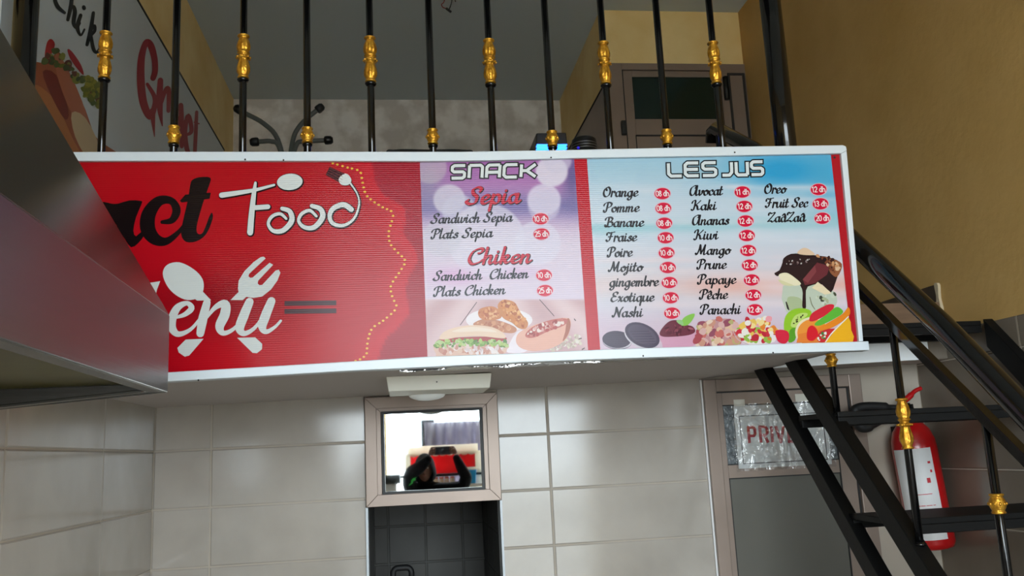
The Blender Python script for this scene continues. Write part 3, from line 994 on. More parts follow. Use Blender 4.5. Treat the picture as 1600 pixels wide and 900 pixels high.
ink = Ink(on_board)
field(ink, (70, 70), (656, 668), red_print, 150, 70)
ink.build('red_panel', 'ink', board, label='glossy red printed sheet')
ink = Ink(on_board)
DOTS = catmull([(520, 255), (540, 261), (561.7, 267.5), (566, 283), (571, 302), (581, 313), (598, 324), (614, 334), (607.5, 363), (610, 381), (622, 395), (633, 408),
                (625, 424), (611, 446), (613, 464), (619, 481), (600, 500), (581, 514), (574, 537), (573, 552), (565, 560), (553, 565)], 14)
last, acc = None, 0.
for p in DOTS:
    if last:
        acc += math.hypot(p[0] - last[0], p[1] - last[1])
    if last is None or acc >= 7.0:
        ink.ellipse(p[0], p[1], 2.1, 1.7, (246, 190, 66), 1.4, n=10); acc = 0.
    last = p
ink.build('dotted_line', 'ink', board, label='yellow dotted wavy line')
for y0, y1 in ((470, 477.5), (482.5, 490)):
    ink = Ink(on_board)
    ink.poly([(444.5, y0 + .4), (525.5, y0 - .6), (525.5, y1 - .6), (444.5, y1 + .4)], (74, 42, 48), 1.4, 0)
    ink.build('dark_bar', 'ink', board, label='dark printed bar')


# --- lettering on the red sheet
Z5 = lambda x, y: (100 + x / 3.913, 230 + y / 3.913)
Z6 = lambda x, y: (320 + x / 3.6, 230 + y / 3.6)
Z7 = lambda x, y: (220 + x / 3.636, 400 + y / 3.636)
ink = Ink(on_board)
BK = (22, 12, 14)
ink.poly([Z5(*p) for p in [(60, 345), (130, 335), (245, 335), (290, 345), (330, 345), (400, 325), (470, 328), (475, 345), (440, 430), (424, 510), (440, 545), (475, 515), (492, 535), (455, 585), (410, 612), (370, 560), (330, 500), (305, 470), (230, 600), (120, 600), (60, 520)]], BK, 2, 2)
E5 = [(600, 458, 22), (660, 446, 40), (688, 385, 52), (655, 328, 44), (580, 330, 62), (520, 405, 86), (512, 495, 92), (555, 560, 74), (625, 575, 46), (700, 520, 28), (742, 462, 16)]
ink.stroke([(*Z5(x, y), wd_ / 3.913) for x, y, wd_ in E5], BK, 2)
ink.poly([Z5(*p) for p in [(785, 200), (830, 183), (895, 187), (885, 240), (850, 340), (812, 480), (818, 528), (850, 520), (890, 420), (906, 402), (908, 440), (870, 530), (810, 575), (745, 578), (716, 530), (730, 440), (758, 320), (772, 230)]], BK, 2, 3)
ink.poly([Z5(*p) for p in [(708, 328), (742, 290), (898, 278), (890, 315), (720, 338)]], BK, 2, 0)
ink.build('black_lettering', 'ink', board, label='black brush lettering')


def food(ink, rgb, layer, grow, dx=0, dy=0):
    for st in ([(95, 270, 38), (190, 256, 32), (285, 240, 24), (390, 212, 16)], [(285, 200, 18), (275, 270, 32), (262, 390, 40), (255, 480, 42)], [(285, 340, 34), (355, 335, 34)],
               [(458, 402, 18), (425, 375, 22), (380, 388, 24), (357, 430, 22), (385, 470, 28), (440, 468, 34), (488, 415, 38), (478, 362, 34), (435, 345, 28)],
               [(628, 388, 18), (590, 356, 22), (545, 375, 24), (528, 415, 22), (560, 450, 28), (615, 450, 34), (662, 395, 38), (650, 348, 34), (602, 330, 28)],
               [(824, 350, 36), (780, 323, 36), (722, 345, 34), (702, 390, 30), (722, 430, 26), (780, 440, 22), (840, 400, 17), (868, 320, 12), (856, 260, 10), (820, 205, 12)]):
        ink.stroke([(*Z6(x, y), wd_ / 4.5) for x, y, wd_ in st], rgb, layer, grow, 6, dx, dy)
    x, y = Z6(478, 195)
    ink.ellipse(x + dx, y + dy, 72 / 3.6 + grow / 2, 46 / 3.6 + grow / 2, rgb, layer, -.08)
    ink.poly([(a + dx, c + dy) for a, c in [Z6(*p) for p in ((756, 172), (792, 148), (818, 168), (824, 192), (806, 212), (776, 213), (757, 198))]], rgb, layer, 3)


ink = Ink(on_board)
food(ink, (40, 8, 14), 2, 3.2, .7, .9)
ink.poly([Z6(*p) for p in ((703, 110), (790, 150), (768, 204), (680, 156))], (60, 12, 18), 2.5, 0)
food(ink, (226, 230, 228), 3, 0)
for k in range(4):
    a = (703 - 6.2 * k, 116 + 11.5 * k); c = (784 - 5 * k, 154 + 14 * k)
    ink.line([Z6(*a), Z6(*c)], .5, (150, 60, 66), 3)
ink.build('white_lettering', 'ink', board, label='white cutlery lettering outlined in black')
ink = Ink(on_board)
WH = (214, 218, 216)
for P in ([(125, 100), (150, 50), (220, 36), (300, 75), (350, 130), (356, 190), (330, 235), (265, 250), (200, 222), (150, 170)],):
    ink.poly([Z7(*p) for p in P], WH, 2, 4)
for P in ([(305, 242), (350, 200), (400, 252), (320, 253)], [(65, 150), (110, 143), (92, 190)], [(0, 160), (65, 150), (92, 190), (40, 420), (-20, 420)],
          [(255, 475), (357, 470), (275, 565), (250, 572), (215, 548), (208, 522)], [(548, 465), (650, 462), (690, 500), (688, 530), (660, 552), (635, 550)]):
    ink.poly([Z7(*p) for p in P], WH, 2, 0)
ink.poly([Z7(*p) for p in ((552, 180), (556, 140), (590, 85), (640, 35), (680, 7), (698, 4), (709, 14), (615, 102), (612, 116), (622, 124), (636, 122), (732, 38), (752, 50), (667, 140), (664, 156), (674, 166), (690, 164),
                           (766, 82), (784, 78), (793, 96), (776, 140), (740, 190), (690, 230), (640, 238), (600, 232), (580, 250), (510, 250), (555, 205))], WH, 2, 0)
for st in ([(190, 352, 14), (250, 332, 26), (288, 296, 34), (262, 268, 26), (210, 292, 40), (180, 350, 48), (178, 410, 46), (215, 444, 32), (285, 415, 20), (345, 345, 16)],
           [(376, 264, 42), (352, 360, 52), (338, 440, 44)], [(352, 380, 12), (420, 295, 26), (478, 272, 48), (478, 330, 56), (448, 400, 50), (470, 438, 30), (530, 412, 20), (600, 330, 14)],
           [(618, 260, 46), (585, 340, 54), (562, 410, 50), (590, 440, 30), (650, 405, 20), (710, 320, 16)], [(742, 256, 46), (708, 340, 54), (690, 400, 48), (712, 430, 28), (760, 405, 18), (795, 368, 14)]):
    ink.stroke([(*Z7(x, y), wd_ / 3.636) for x, y, wd_ in st], WH, 2.2)
ink.build('menu_lettering', 'ink', board, label='white script lettering with crossed spoon and fork')

# --- snack sheet
BOK = [(672, 262, 26, (205, 190, 200), .6), (862, 268, 25, (232, 222, 238), .95), (871, 250, 22, (222, 212, 232), .7), (850, 312, 26, (228, 218, 238), .85), (850, 322, 25, (216, 206, 230), .6),
       (702, 312, 25, (222, 214, 230), .8), (718, 330, 27, (212, 206, 228), .7), (760, 375, 60, (226, 220, 236), .7), (840, 380, 36, (226, 220, 238), .7), (690, 372, 30, (210, 206, 220), .6)]


def snack_print(x, y):
    t = sstep(255, 560, y)
    c = mix((176, 110, 178), (224, 208, 226), sstep(255, 390, y))
    c = mix(c, (110, 104, 164), math.exp(-(((y - 322) / 20) ** 2)) * .75)
    c = mix(c, (150, 140, 176), math.exp(-(((x - 668) / 24) ** 2 + ((y - 290) / 40) ** 2)) * .8)
    c = mix(c, (90, 84, 140), math.exp(-(((x - 895) / 16) ** 2 + ((y - 275) / 40) ** 2)) * .8)
    for bx, by, br, bc, a in BOK:
        d = math.hypot((x - bx), (y - by) * 1.05)
        c = mix(c, bc, a * (1 - sstep(br - 2.5, br + 2.5, d)))
    c = mix(c, (226, 160, 214), math.exp(-(((x - 710) / 40) ** 2 + ((y - 432) / 14) ** 2)) * .55)
    c = mix(c, (224, 170, 220), math.exp(-(((x - 810) / 30) ** 2 + ((y - 425) / 10) ** 2)) * .4)
    if y > 466:
        g = .5 + .5 * math.sin((x - 785) * 8 / (y - 380))
        wood = mix((206, 168, 172), (226, 196, 200), g)
        c = mix(c, wood, sstep(466, 470, y))
    return c


ink = Ink(on_board)
field(ink, (656, 668), (897, 919), snack_print, 130, 130)
ink.build('snack_sheet', 'ink', board, label='lilac printed sheet with snack list')
Z1 = lambda x, y: (640 + x / 5, 380 + y / 5)


def zp(Z, pts):
    return [Z(*p) for p in pts]


ink = Ink(on_board)
for seg in (((525, 460), (395, 640)), ((1015, 440), (1130, 570))):
    ink.line(zp(Z1, seg), 1.1, (86, 66, 74), 1)
ink.ellipse(*Z1(700, 600), 52, 19, (240, 230, 234), 1.2)
ink.poly(zp(Z1, [(500, 625), (590, 590), (720, 610), (830, 660), (815, 700), (720, 695), (600, 655), (520, 650)]), (196, 130, 96), 1.6)
ink.scatter(zp(Z1, [(520, 620), (720, 615), (810, 665), (720, 690), (600, 650)]), 40, 1.5, 4, [(214, 150, 110), (180, 106, 74), (226, 170, 132), (200, 130, 92)], 1.8, 3)
ink.poly(zp(Z1, [(535, 540), (560, 508), (640, 493), (700, 520), (720, 570), (690, 595), (600, 602), (548, 582)]), (206, 130, 80), 2.2)
ink.scatter(zp(Z1, [(540, 540), (640, 500), (710, 560), (600, 598)]), 46, 1.2, 3.6, [(222, 150, 96), (184, 98, 58), (234, 176, 124), (200, 120, 70)], 2.4, 4)
ink.poly(zp(Z1, [(690, 480), (735, 442), (820, 462), (865, 540), (925, 620), (905, 668), (850, 662), (800, 622), (740, 592), (700, 540)]), (208, 134, 76), 2.8)
ink.scatter(zp(Z1, [(700, 480), (740, 450), (815, 470), (915, 625), (895, 660), (800, 615), (710, 545)]), 90, 1.2, 4, [(226, 156, 92), (186, 102, 52), (238, 184, 126), (210, 130, 66), (172, 88, 44)], 3, 5)
ink.build('fried_chicken_picture', 'ink', board, label='printed picture of fried chicken pieces')
ink = Ink(on_board)
ink.poly(zp(Z1, [(205, 862), (190, 820), (240, 790), (740, 790), (750, 840), (735, 862), (600, 872), (300, 892), (215, 888)]), (226, 186, 168), 1.4)
ink.scatter(zp(Z1, [(220, 800), (740, 790), (735, 850), (240, 868)]), 90, 2, 5, [(232, 206, 200), (206, 150, 132), (240, 226, 222), (196, 132, 116), (226, 190, 170)], 1.6, 6)
ink.poly(zp(Z1, [(205, 785), (230, 752), (360, 738), (600, 730), (742, 732), (742, 762), (600, 768), (360, 772), (230, 792)]), (176, 66, 66), 2)
ink.scatter(zp(Z1, [(185, 800), (240, 765), (400, 752), (600, 760), (750, 765), (765, 800), (740, 815), (500, 790), (300, 815), (200, 830)]), 110, 1.6, 4.4, [(122, 158, 74), (150, 184, 96), (94, 130, 62), (186, 206, 140), (176, 196, 110)], 2.2, 7)
ink.poly(zp(Z1, [(232, 745), (262, 698), (350, 660), (490, 640), (640, 655), (730, 700), (750, 738), (700, 742), (560, 728), (400, 732), (280, 752)]), (236, 204, 180), 2.8)
ink.poly(zp(Z1, [(330, 690), (450, 656), (600, 664), (680, 694), (540, 688), (420, 694)]), (244, 222, 204), 3, 5)
ink.scatter(zp(Z1, [(400, 830), (720, 800), (740, 830), (560, 850), (420, 858)]), 24, 3, 6, [(238, 226, 228), (222, 200, 200), (206, 150, 134)], 3, 8, .6)
ink.build('sandwich_picture', 'ink', board, label='printed picture of a long filled sandwich')
ink = Ink(on_board)
ink.poly(zp(Z1, [(760, 830), (840, 690), (930, 690), (1000, 760), (900, 850), (790, 858)]), (238, 226, 234), 1.2, 3)
ink.scatter(zp(Z1, [(1100, 830), (1200, 730), (1330, 720), (1340, 800), (1250, 825), (1120, 838)]), 80, 1.4, 3.4, [(232, 222, 214), (206, 190, 176), (220, 210, 190), (190, 170, 160)], 1.3, 9)
ink.poly(zp(Z1, [(832, 745), (860, 695), (960, 645), (1120, 595), (1240, 585), (1258, 640), (1225, 745), (1120, 815), (985, 842), (885, 826), (840, 790)]), (232, 176, 158), 1.6)
ink.poly(zp(Z1, [(1228, 600), (1246, 590), (1258, 645), (1235, 720), (1196, 765), (1216, 690)]), (176, 104, 84), 2)
ink.poly(zp(Z1, [(905, 712), (960, 655), (1100, 600), (1225, 590), (1210, 640), (1080, 690), (980, 735), (920, 738)]), (196, 104, 96), 2)
ink.scatter(zp(Z1, [(915, 712), (970, 655), (1100, 605), (1215, 596), (1195, 640), (1075, 690), (975, 730)]), 70, 1.6, 4.4, [(222, 170, 164), (182, 74, 70), (236, 214, 206), (204, 120, 110), (160, 60, 60)], 2.2, 10)
for seg in (((1320, 750), (1345, 742)), ((1345, 832), (1368, 818)), ((1285, 590), (1298, 606))):
    ink.line(zp(Z1, seg), 1.3, (60, 50, 54), 2)
ink.build('filled_roll_picture', 'ink', board, label='printed picture of a filled bread roll')

ink = Ink(on_board)
field(ink, (897, 919), (917, 938), lambda x, y: (196, 16, 36), 3, 12)
ink.build('red_band', 'ink', board)
ink = Ink(on_board)
field(ink, (1298, 1330.5), (1312, 1340.5), lambda x, y: (186, 30, 42), 3, 12)
ink.build('red_band', 'ink', board)
p = at(1304, 246, Y=YP - .003)
b = MB(); b.ball(p, .004, 8, sc=(1, .5, 1)); b.build('screw', 'alu_dark', board)

# --- juice sheet
rj = random.Random(5)
WISP = [(rj.uniform(930, 1310), rj.uniform(290, 480), rj.uniform(18, 80), rj.uniform(2.5, 7), rj.uniform(.15, .6)) for _ in range(64)]


def juice_print(x, y):
    c = mix((170, 208, 228), (206, 220, 234), sstep(245, 330, y))
    c = mix(c, (52, 166, 220), math.exp(-(((x - 1225) / 80) ** 2 + ((y - 266) / 30) ** 2)) * 1.1)
    c = mix(c, (70, 172, 218), math.exp(-(((x - 1296) / 40) ** 2 + ((y - 275) / 50) ** 2)) * .8)
    c = mix(c, (110, 190, 214), math.exp(-(((y - 338) / 12) ** 2)) * .4 * sstep(1060, 1200, x))
    c = mix(c, (150, 204, 214), math.exp(-(((y - 352 + (x - 1100) * .03) / 10) ** 2)) * .7)
    c = mix(c, (214, 214, 226), sstep(360, 400, y) * .9)
    c = mix(c, (234, 182, 172), math.exp(-(((y - 446) / 18) ** 2)) * (.4 + .55 * sstep(1020, 1150, x)))
    c = mix(c, (214, 186, 204), sstep(455, 520, y) * .8)
    for wx, wy, ww, wh, a in WISP:
        c = mix(c, (226, 228, 238) if wy < 400 else (236, 218, 224), a * math.exp(-(((x - wx) / ww) ** 2 + ((y - wy) / wh) ** 2)))
    return c


ink = Ink(on_board)
field(ink, (917, 938), (1298, 1331), juice_print, 160, 100)
ink.build('juice_sheet', 'ink', board, label='sky blue printed sheet with juice list')
Z3 = lambda x, y: (910 + x / 5, 380 + y / 5)
Z4 = lambda x, y: (1120 + x / 4.5, 360 + y / 4.5)
ink = Ink(on_board)
ink.ellipse(*Z3(272, 775), 22.5, 11, (96, 84, 98), 1.2, .06)
ink.ellipse(*Z3(272, 776), 22, 9.5, (206, 196, 206), 1.4, .06)
ink.ellipse(*Z3(268, 752), 22.5, 13.5, (74, 62, 82), 1.6, .06)
ink.ellipse(*Z3(462, 730), 29, 17.5, (206, 198, 208), 2, .46)
ink.ellipse(*Z3(468, 718), 29, 17.5, (76, 64, 86), 2.4, .46)
ink.ellipse(*Z3(468, 716), 24, 13.5, (88, 76, 98), 2.6, .46)
for k in range(6):
    y = 690 + 20 * k
    ink.line(zp(Z3, [(370 + 14 * k, y), (520 + 13 * k, y - 3)]), .6, (58, 48, 66), 2.8)
ink.build('biscuit_picture', 'ink', board, label='printed picture of two dark sandwich biscuits')
ink = Ink(on_board)
ink.poly(zp(Z3, [(612, 705), (880, 700), (888, 780), (850, 806), (760, 814), (640, 820), (622, 780)]), (216, 160, 186), 1.4, 3)
ink.poly(zp(Z3, [(602, 705), (630, 655), (680, 610), (740, 602), (800, 635), (860, 650), (882, 690), (830, 718), (720, 730), (630, 730)]), (112, 44, 62), 1.8)
ink.scatter(zp(Z3, [(630, 690), (690, 620), (760, 620), (860, 670), (800, 710), (650, 715)]), 26, 2, 5, [(86, 28, 46), (140, 62, 80), (166, 92, 108), (100, 36, 54)], 2, 11, .5)
ink.poly(zp(Z3, [(770, 640), (785, 590), (830, 560), (878, 552), (860, 600), (820, 640)]), (138, 196, 84), 2.8)
ink.poly(zp(Z3, [(735, 605), (775, 600), (790, 640), (755, 630)]), (150, 196, 130), 2.8)
ink.build('chocolate_bowl_picture', 'ink', board, label='printed picture of a chocolate cream bowl')
ink = Ink(on_board)
NUT = zp(Z3, [(880, 790), (900, 660), (960, 610), (1080, 590), (1170, 600), (1215, 680), (1220, 790), (1100, 802)])
ink.poly(NUT, (196, 146, 150), 1.2)
ink.scatter(NUT, 84, 3.4, 7.6, [(170, 74, 84), (206, 150, 130), (226, 190, 160), (186, 176, 120), (150, 80, 100), (218, 176, 172), (200, 110, 104), (232, 208, 190)], 1.5, 12)
ink.build('mixed_nuts_picture', 'ink', board, label='printed picture of a heap of mixed nuts')
ink = Ink(on_board)
ink.poly(zp(Z4, [(112, 705), (430, 690), (420, 760), (380, 792), (220, 802), (150, 770)]), (236, 226, 228), 1.8, 3)
ink.scatter(zp(Z4, [(135, 720), (180, 640), (260, 612), (370, 622), (430, 690), (400, 760), (250, 790), (160, 760)]), 70, 3.4, 7.2,
            [(238, 232, 226), (226, 130, 50), (206, 50, 66), (246, 220, 150), (150, 186, 80), (240, 160, 170), (236, 196, 96), (190, 40, 60)], 2.1, 13)
ink.stroke([(*Z4(112, 705), 1), (*Z4(150, 768), 1.4), (*Z4(225, 802), 1)], (206, 176, 186), 2.8)
ink.build('sweets_bowl_picture', 'ink', board, label='printed picture of a bowl of coloured sweets')
ink = Ink(on_board)
ink.poly(zp(Z4, [(465, 390), (600, 375), (700, 380), (840, 440), (822, 560), (700, 590), (490, 575)]), (196, 206, 188), 1.2, 2)
ink.poly(zp(Z4, [(500, 470), (590, 480), (600, 560), (510, 560)]), (176, 190, 150), 1.4, 4)
ink.stroke([(*Z4(488, 505), 2), (*Z4(500, 545), 3), (*Z4(508, 560), 1)], (50, 44, 48), 1.6)
ink.stroke([(*Z4(655, 470), 1), (*Z4(668, 520), 1.4), (*Z4(690, 555), 1)], (120, 120, 90), 1.6)
ink.scatter(zp(Z4, [(690, 460), (830, 440), (840, 520), (720, 560)]), 18, 1.5, 4, [(176, 186, 150), (214, 220, 206), (70, 74, 60), (206, 214, 196)], 1.6, 14)
ink.poly(zp(Z4, [(404, 300), (440, 280), (462, 225), (470, 195), (520, 165), (600, 165), (720, 178), (800, 192), (878, 235), (850, 320), (832, 375), (800, 440), (740, 380), (640, 395), (626, 460), (628, 540), (612, 556), (600, 530), (604, 440), (588, 390), (540, 340), (480, 310), (425, 322)]), (44, 26, 30), 2, 2)
ink.poly(zp(Z4, [(436, 312), (490, 298), (545, 330), (592, 376), (540, 388), (460, 356)]), (240, 230, 196), 2.4)
ink.poly(zp(Z4, [(430, 345), (490, 365), (540, 388), (470, 384)]), (220, 214, 170), 2.4)
ink.poly(zp(Z4, [(668, 404), (710, 362), (760, 400), (808, 442), (760, 452)]), (240, 222, 186), 2.4, 0)
ink.poly(zp(Z4, [(565, 158), (600, 126), (640, 128), (690, 170), (610, 172)]), (232, 200, 170), 2.4)
ink.poly(zp(Z4, [(604, 345), (705, 226), (795, 250), (775, 312), (690, 372), (620, 385)]), (110, 46, 54), 2.6, 0)
ink.poly(zp(Z4, [(604, 345), (690, 245), (700, 290), (640, 370)]), (134, 64, 70), 2.8, 0)
ink.poly(zp(Z4, [(755, 190), (800, 196), (880, 236), (848, 325), (800, 300), (780, 240)]), (150, 92, 62), 2.6)
ink.scatter(zp(Z4, [(690, 170), (800, 190), (870, 236), (840, 320), (790, 270)]), 34, 1.5, 4, [(206, 150, 106), (60, 30, 30), (226, 186, 150), (120, 66, 46), (44, 24, 26)], 2.9, 15)
ink.scatter(zp(Z4, [(470, 230), (560, 175), (660, 185), (640, 240), (500, 270)]), 26, .8, 2, [(150, 130, 130), (30, 16, 20), (96, 70, 72), (206, 196, 196)], 2.9, 16)
ink.build('chocolate_dessert_picture', 'ink', board, label='printed picture of a chocolate topped dessert in a glass')
ink = Ink(on_board)
ink.poly(zp(Z4, [(472, 690), (485, 600), (540, 555), (610, 548), (665, 572), (640, 640), (560, 680), (550, 760), (505, 785)]), (150, 200, 50), 3.2)
ink.poly(zp(Z4, [(520, 670), (545, 605), (600, 580), (640, 590), (590, 640), (560, 680)]), (196, 220, 120), 3.4)
ink.scatter(zp(Z4, [(535, 660), (560, 610), (610, 590), (590, 640)]), 14, .8, 1.6, [(60, 60, 30), (90, 100, 40)], 3.6, 17)
ink.poly(zp(Z4, [(505, 785), (515, 700), (560, 690), (550, 770)]), (90, 160, 40), 3.4)
ink.ellipse(*Z4(672, 716), 27, 24, (240, 226, 190), 3.6)
ink.ellipse(*Z4(676, 722), 24.5, 22, (240, 150, 60), 3.8)
ink.poly(zp(Z4, [(560, 790), (575, 730), (700, 700), (850, 690), (790, 788)]), (232, 130, 54), 3.9, 0)
ink.poly(zp(Z4, [(650, 625), (672, 580), (770, 525), (815, 520), (825, 535), (800, 575), (700, 632), (660, 640)]), (216, 40, 60), 4)
ink.poly(zp(Z4, [(688, 655), (780, 585), (836, 540), (870, 548), (888, 575), (850, 608), (730, 668)]), (100, 186, 60), 4.2)
ink.poly(zp(Z4, [(700, 694), (780, 650), (880, 590), (925, 540), (930, 600), (820, 680), (740, 700)]), (240, 140, 40), 4.4)
ink.poly(zp(Z4, [(765, 788), (815, 720), (925, 610), (945, 700), (957, 782)]), (246, 182, 40), 4.6, 2)
ink.stroke([(*Z4(765, 784), 1.6), (*Z4(815, 716), 1.8), (*Z4(925, 606), 1.6)], (244, 236, 220), 4.8)
ink.poly(zp(Z4, [(705, 760), (730, 710), (830, 690), (770, 780), (720, 784)]), (206, 44, 50), 4.6, 2)
ink.poly(zp(Z4, [(632, 745), (640, 690), (668, 668), (700, 690), (712, 735), (680, 775), (645, 772)]), (220, 30, 46), 4.9)
ink.poly(zp(Z4, [(410, 712), (450, 698), (500, 712), (508, 760), (480, 796), (430, 780)]), (216, 36, 66), 4.6)
ink.scatter(zp(Z4, [(700, 740), (770, 710), (780, 750), (720, 778)]), 14, 1, 2.6, [(110, 150, 90), (70, 120, 60), (236, 236, 226)], 5.1, 18)
ink.build('fruit_picture', 'ink', board, label='printed picture of cut fruit')

# --- lettering on the two lists
TX = (34, 32, 38)
ink = Ink(on_board)
for grow, rgb, ly in ((4.0, (34, 28, 34), 4.2), (0, (232, 236, 236), 4.8)):
    write(ink, 'SNACK', (705.5, 278.5), (837, 276), 19.5, rgb, ly, BLOCK, slant=.12, wd=.24, grow=grow, lean=.06, block=True)
ink.build('snack_heading', 'ink', board, label='white block heading outlined in black')
for t, p0, p1, cap in (('Sepia', (728, 319), (811, 316.5), 27), ('Chiken', (730, 412.5), (829, 410), 25)):
    ink = Ink(on_board)
    for dx, dy, gr, rgb, ly in ((.9, .7, 1.6, (36, 20, 26), 2), (0, 0, 0, (206, 36, 62), 2.6)):
        write(ink, t, p0, p1, cap, rgb, ly, dx=dx, dy=dy, grow=gr, wd=.17, lean=.04)
    ink.build('section_heading', 'ink', board, label='red script heading with dark edge')
C1 = (('Orange', 942, 997, 301), ('Pomme', 943, 999, 325), ('Banane', 945, 1006, 348), ('Fraise', 947, 995, 371), ('Poire', 949, 988, 395), ('Mojito', 951, 1004, 418), ('gingembre', 952, 1029, 441), ('Exotique', 954, 1022, 465), ('Nashi', 957, 1004, 489))
C2 = (('Avocat', 1077, 1129, 299), ('Kaki', 1080, 1119, 322), ('Ananas', 1081, 1139, 345), ('Kiwi', 1084, 1122, 368), ('Mango', 1087, 1141, 391.5), ('Prune', 1089, 1135, 414), ('Papaye', 1090, 1150, 437.5), ('Pêche', 1093, 1137, 461), ('Panachi', 1094, 1157, 484.5))
C3 = (('Oreo', 1194, 1228, 296), ('Fruit Sec', 1196, 1262, 318), ('ZaâZaâ', 1199, 1258, 340.5))
LIST = [('Sandwich Sepia', (673, 349), (800, 345.6), .05), ('Plats Sepia', (673.5, 373), (769, 370), .05), ('Sandwich  Chicken', (677, 438.4), (825, 434), .05), ('Plats Chicken', (677.5, 463), (789, 459), .05)]
LIST += [(t, (x0, y + 6.4), (x1, y + 5.4), .1) for t, x0, x1, y in C1 + C2 + C3]
for t, p0, p1, ln in LIST:
    ink = Ink(on_board)
    write(ink, t, p0, p1, 15.5, TX, 4.2, wd=.175, lean=ln)
    ink.build('list_entry', 'ink', board, label='black script list entry')
ink = Ink(on_board)
for grow, rgb, ly in ((4.0, (34, 40, 46), 4.2), (0, (226, 234, 238), 4.8)):
    write(ink, 'LES', (1045, 275.2), (1121, 274), 20, rgb, ly, BLOCK, slant=.06, wd=.24, grow=grow, lean=.1, block=True)
    write(ink, 'JUS', (1131, 273.8), (1194, 272.6), 20, rgb, ly, BLOCK, slant=.06, wd=.24, grow=grow, lean=.1, block=True)
ink.build('juice_heading', 'ink', board, label='white block heading outlined in black')

OV = [(844.6, 342, '10'), (846, 365.6, '25'), (850, 430, '10'), (851.6, 454, '25')]
OV += list(zip((1035, 1036.5, 1038, 1040, 1041.5, 1043.5, 1046, 1048, 1050), (302.5, 325.5, 348.8, 371.5, 395, 418, 441.5, 465.3, 489.3), ('08', '08', '08', '10', '10', '10', '10', '10', '10')))
OV += list(zip((1160, 1163, 1165, 1167, 1169, 1171.5, 1174.5, 1177, 1179.5), (300, 322.5, 345.3, 368, 391.5, 414.3, 437.5, 461, 484), ('11',) + ('12',) * 8))
OV += [(1279, 296, '12'), (1282, 318.5, '13'), (1285, 341, '20')]
for x, y, num in OV:
    ink = Ink(on_board)
    ink.ellipse(x, y, 13.6, 10, (236, 190, 206), 4, -.04)
    ink.ellipse(x, y, 12.3, 8.9, (216, 22, 62), 4.6, -.04)
    write(ink, num + ' dh', (x - 10, y + 4.1), (x + 10.8, y + 3.6), 8.2, (250, 236, 240), 5.4, SANS, slant=0, wd=.15, lean=.1, nib=False)
    ink.build('price_oval', 'ink', board)

# ================================================================== CHROME STRIP AND LIGHT BOX UNDER THE SLAB
b = MB()
n = 90
for k in range(n):
    x0, x1 = .0 + 1.418 * k / n, .0 + 1.418 * (k + 1) / n
    f = lambda x: UND(x) - .009 - .004 * math.sin(x * 23) - .002 * math.sin(x * 61)
    b.hexa([(x0, YS + .002, f(x0)), (x1, YS + .002, f(x1)), (x1, YS + .16, UND(x1) - .001), (x0, YS + .16, UND(x0) - .001),
            (x0, YS + .002, UND(x0)), (x1, YS + .002, UND(x1)), (x1, YS + .16, UND(x1)), (x0, YS + .16, UND(x0))])
tag(b.build('metal_edging', 'chrome'), 'wavy reflective metal strip along the slab edge below the menu board', 'edging strip')

fx = thing('light_box', (.135, 3.18, SLAB0), 'shallow ivory box fixture under the slab above the mirrored window', 'light fixture')
b = MB(); b.hexa([(-.04, 3.1, 1.978), (.315, 3.1, 1.978), (.315, 3.36, 1.978), (-.04, 3.36, 1.978), (-.047, 3.085, SLAB0 - .001), (.322, 3.085, SLAB0 - .001), (.322, 3.37, SLAB0 - .001), (-.047, 3.37, SLAB0 - .001)])
b.build('housing', 'lampwhite', fx, bevel=.003)
b = MB(); b.ball((.1, 3.33, 1.978), .055, 12, sc=(1.25, .55, .42)); b.build('diffuser', 'opal', fx)
b = MB(); b.ball((.128, 3.0825, 2.004), .0025, 6); b.build('screw', 'alu_dark', fx)

# ================================================================== MEZZANINE RAILING
YR = 2.85
rail = thing('mezzanine_railing', (0, YR, SLAB1), 'black metal balustrade with gold collars along the mezzanine edge above the menu board', 'railing')
ZT = 3.43


def double_collar(z0, z1, px, py, r, axis=None):
    """two fluted vases with a beaded ring between"""
    h = z1 - z0
    P = [(.55, 0), (.9, .01), (.95, .03), (.72, .055), (.8, .08), (1, .16, 1), (1.02, .24, 1), (.86, .34, 1), (.7, .42, .6), (.72, .44), (1.02, .455), (1.1, .475), (1.02, .495),
         (.74, .51), (.7, .53), (.9, .56), (1.05, .575), (.95, .59), (.8, .6), (1, .66, 1), (1.06, .74, 1), (.9, .84, 1), (.66, .92, .6), (.64, .94), (.95, .955), (1, .975), (.9, .99), (.55, 1)]
    b = MB(); b.lathe((px, py, z0), [(p[0] * r, p[1] * h, p[2] if len(p) > 2 else 0) for p in P], 32, flute=.09, nf=8)
    for k in range(10):
        q = 2 * PI * k / 10
        b.ball((px + math.cos(q) * r * 1.08, py + math.sin(q) * r * 1.08, z0 + h * .475), r * .2, 4)
    return b


def single_collar(z0, z1, px, py, r):
    h = z1 - z0
    P = [(.55, 0), (.88, .02), (.95, .07), (.88, .13), (.78, .16), (.82, .2), (.98, .3), (1.08, .42), (1.1, .5), (1.08, .58), (.98, .7), (.82, .8), (.78, .84), (.9, .88), (.98, .93), (.9, .98), (.55, 1)]
    b = MB(); b.lathe((px, py, z0), [(p[0] * r, p[1] * h) for p in P], 28)
    for k in range(10):
        q = 2 * PI * k / 10
        b.ball((px + math.cos(q) * r * 1.06, py + math.sin(q) * r * 1.06, z0 + h * .5), r * .2, 5, sc=(1, 1, 1.3))
    return b


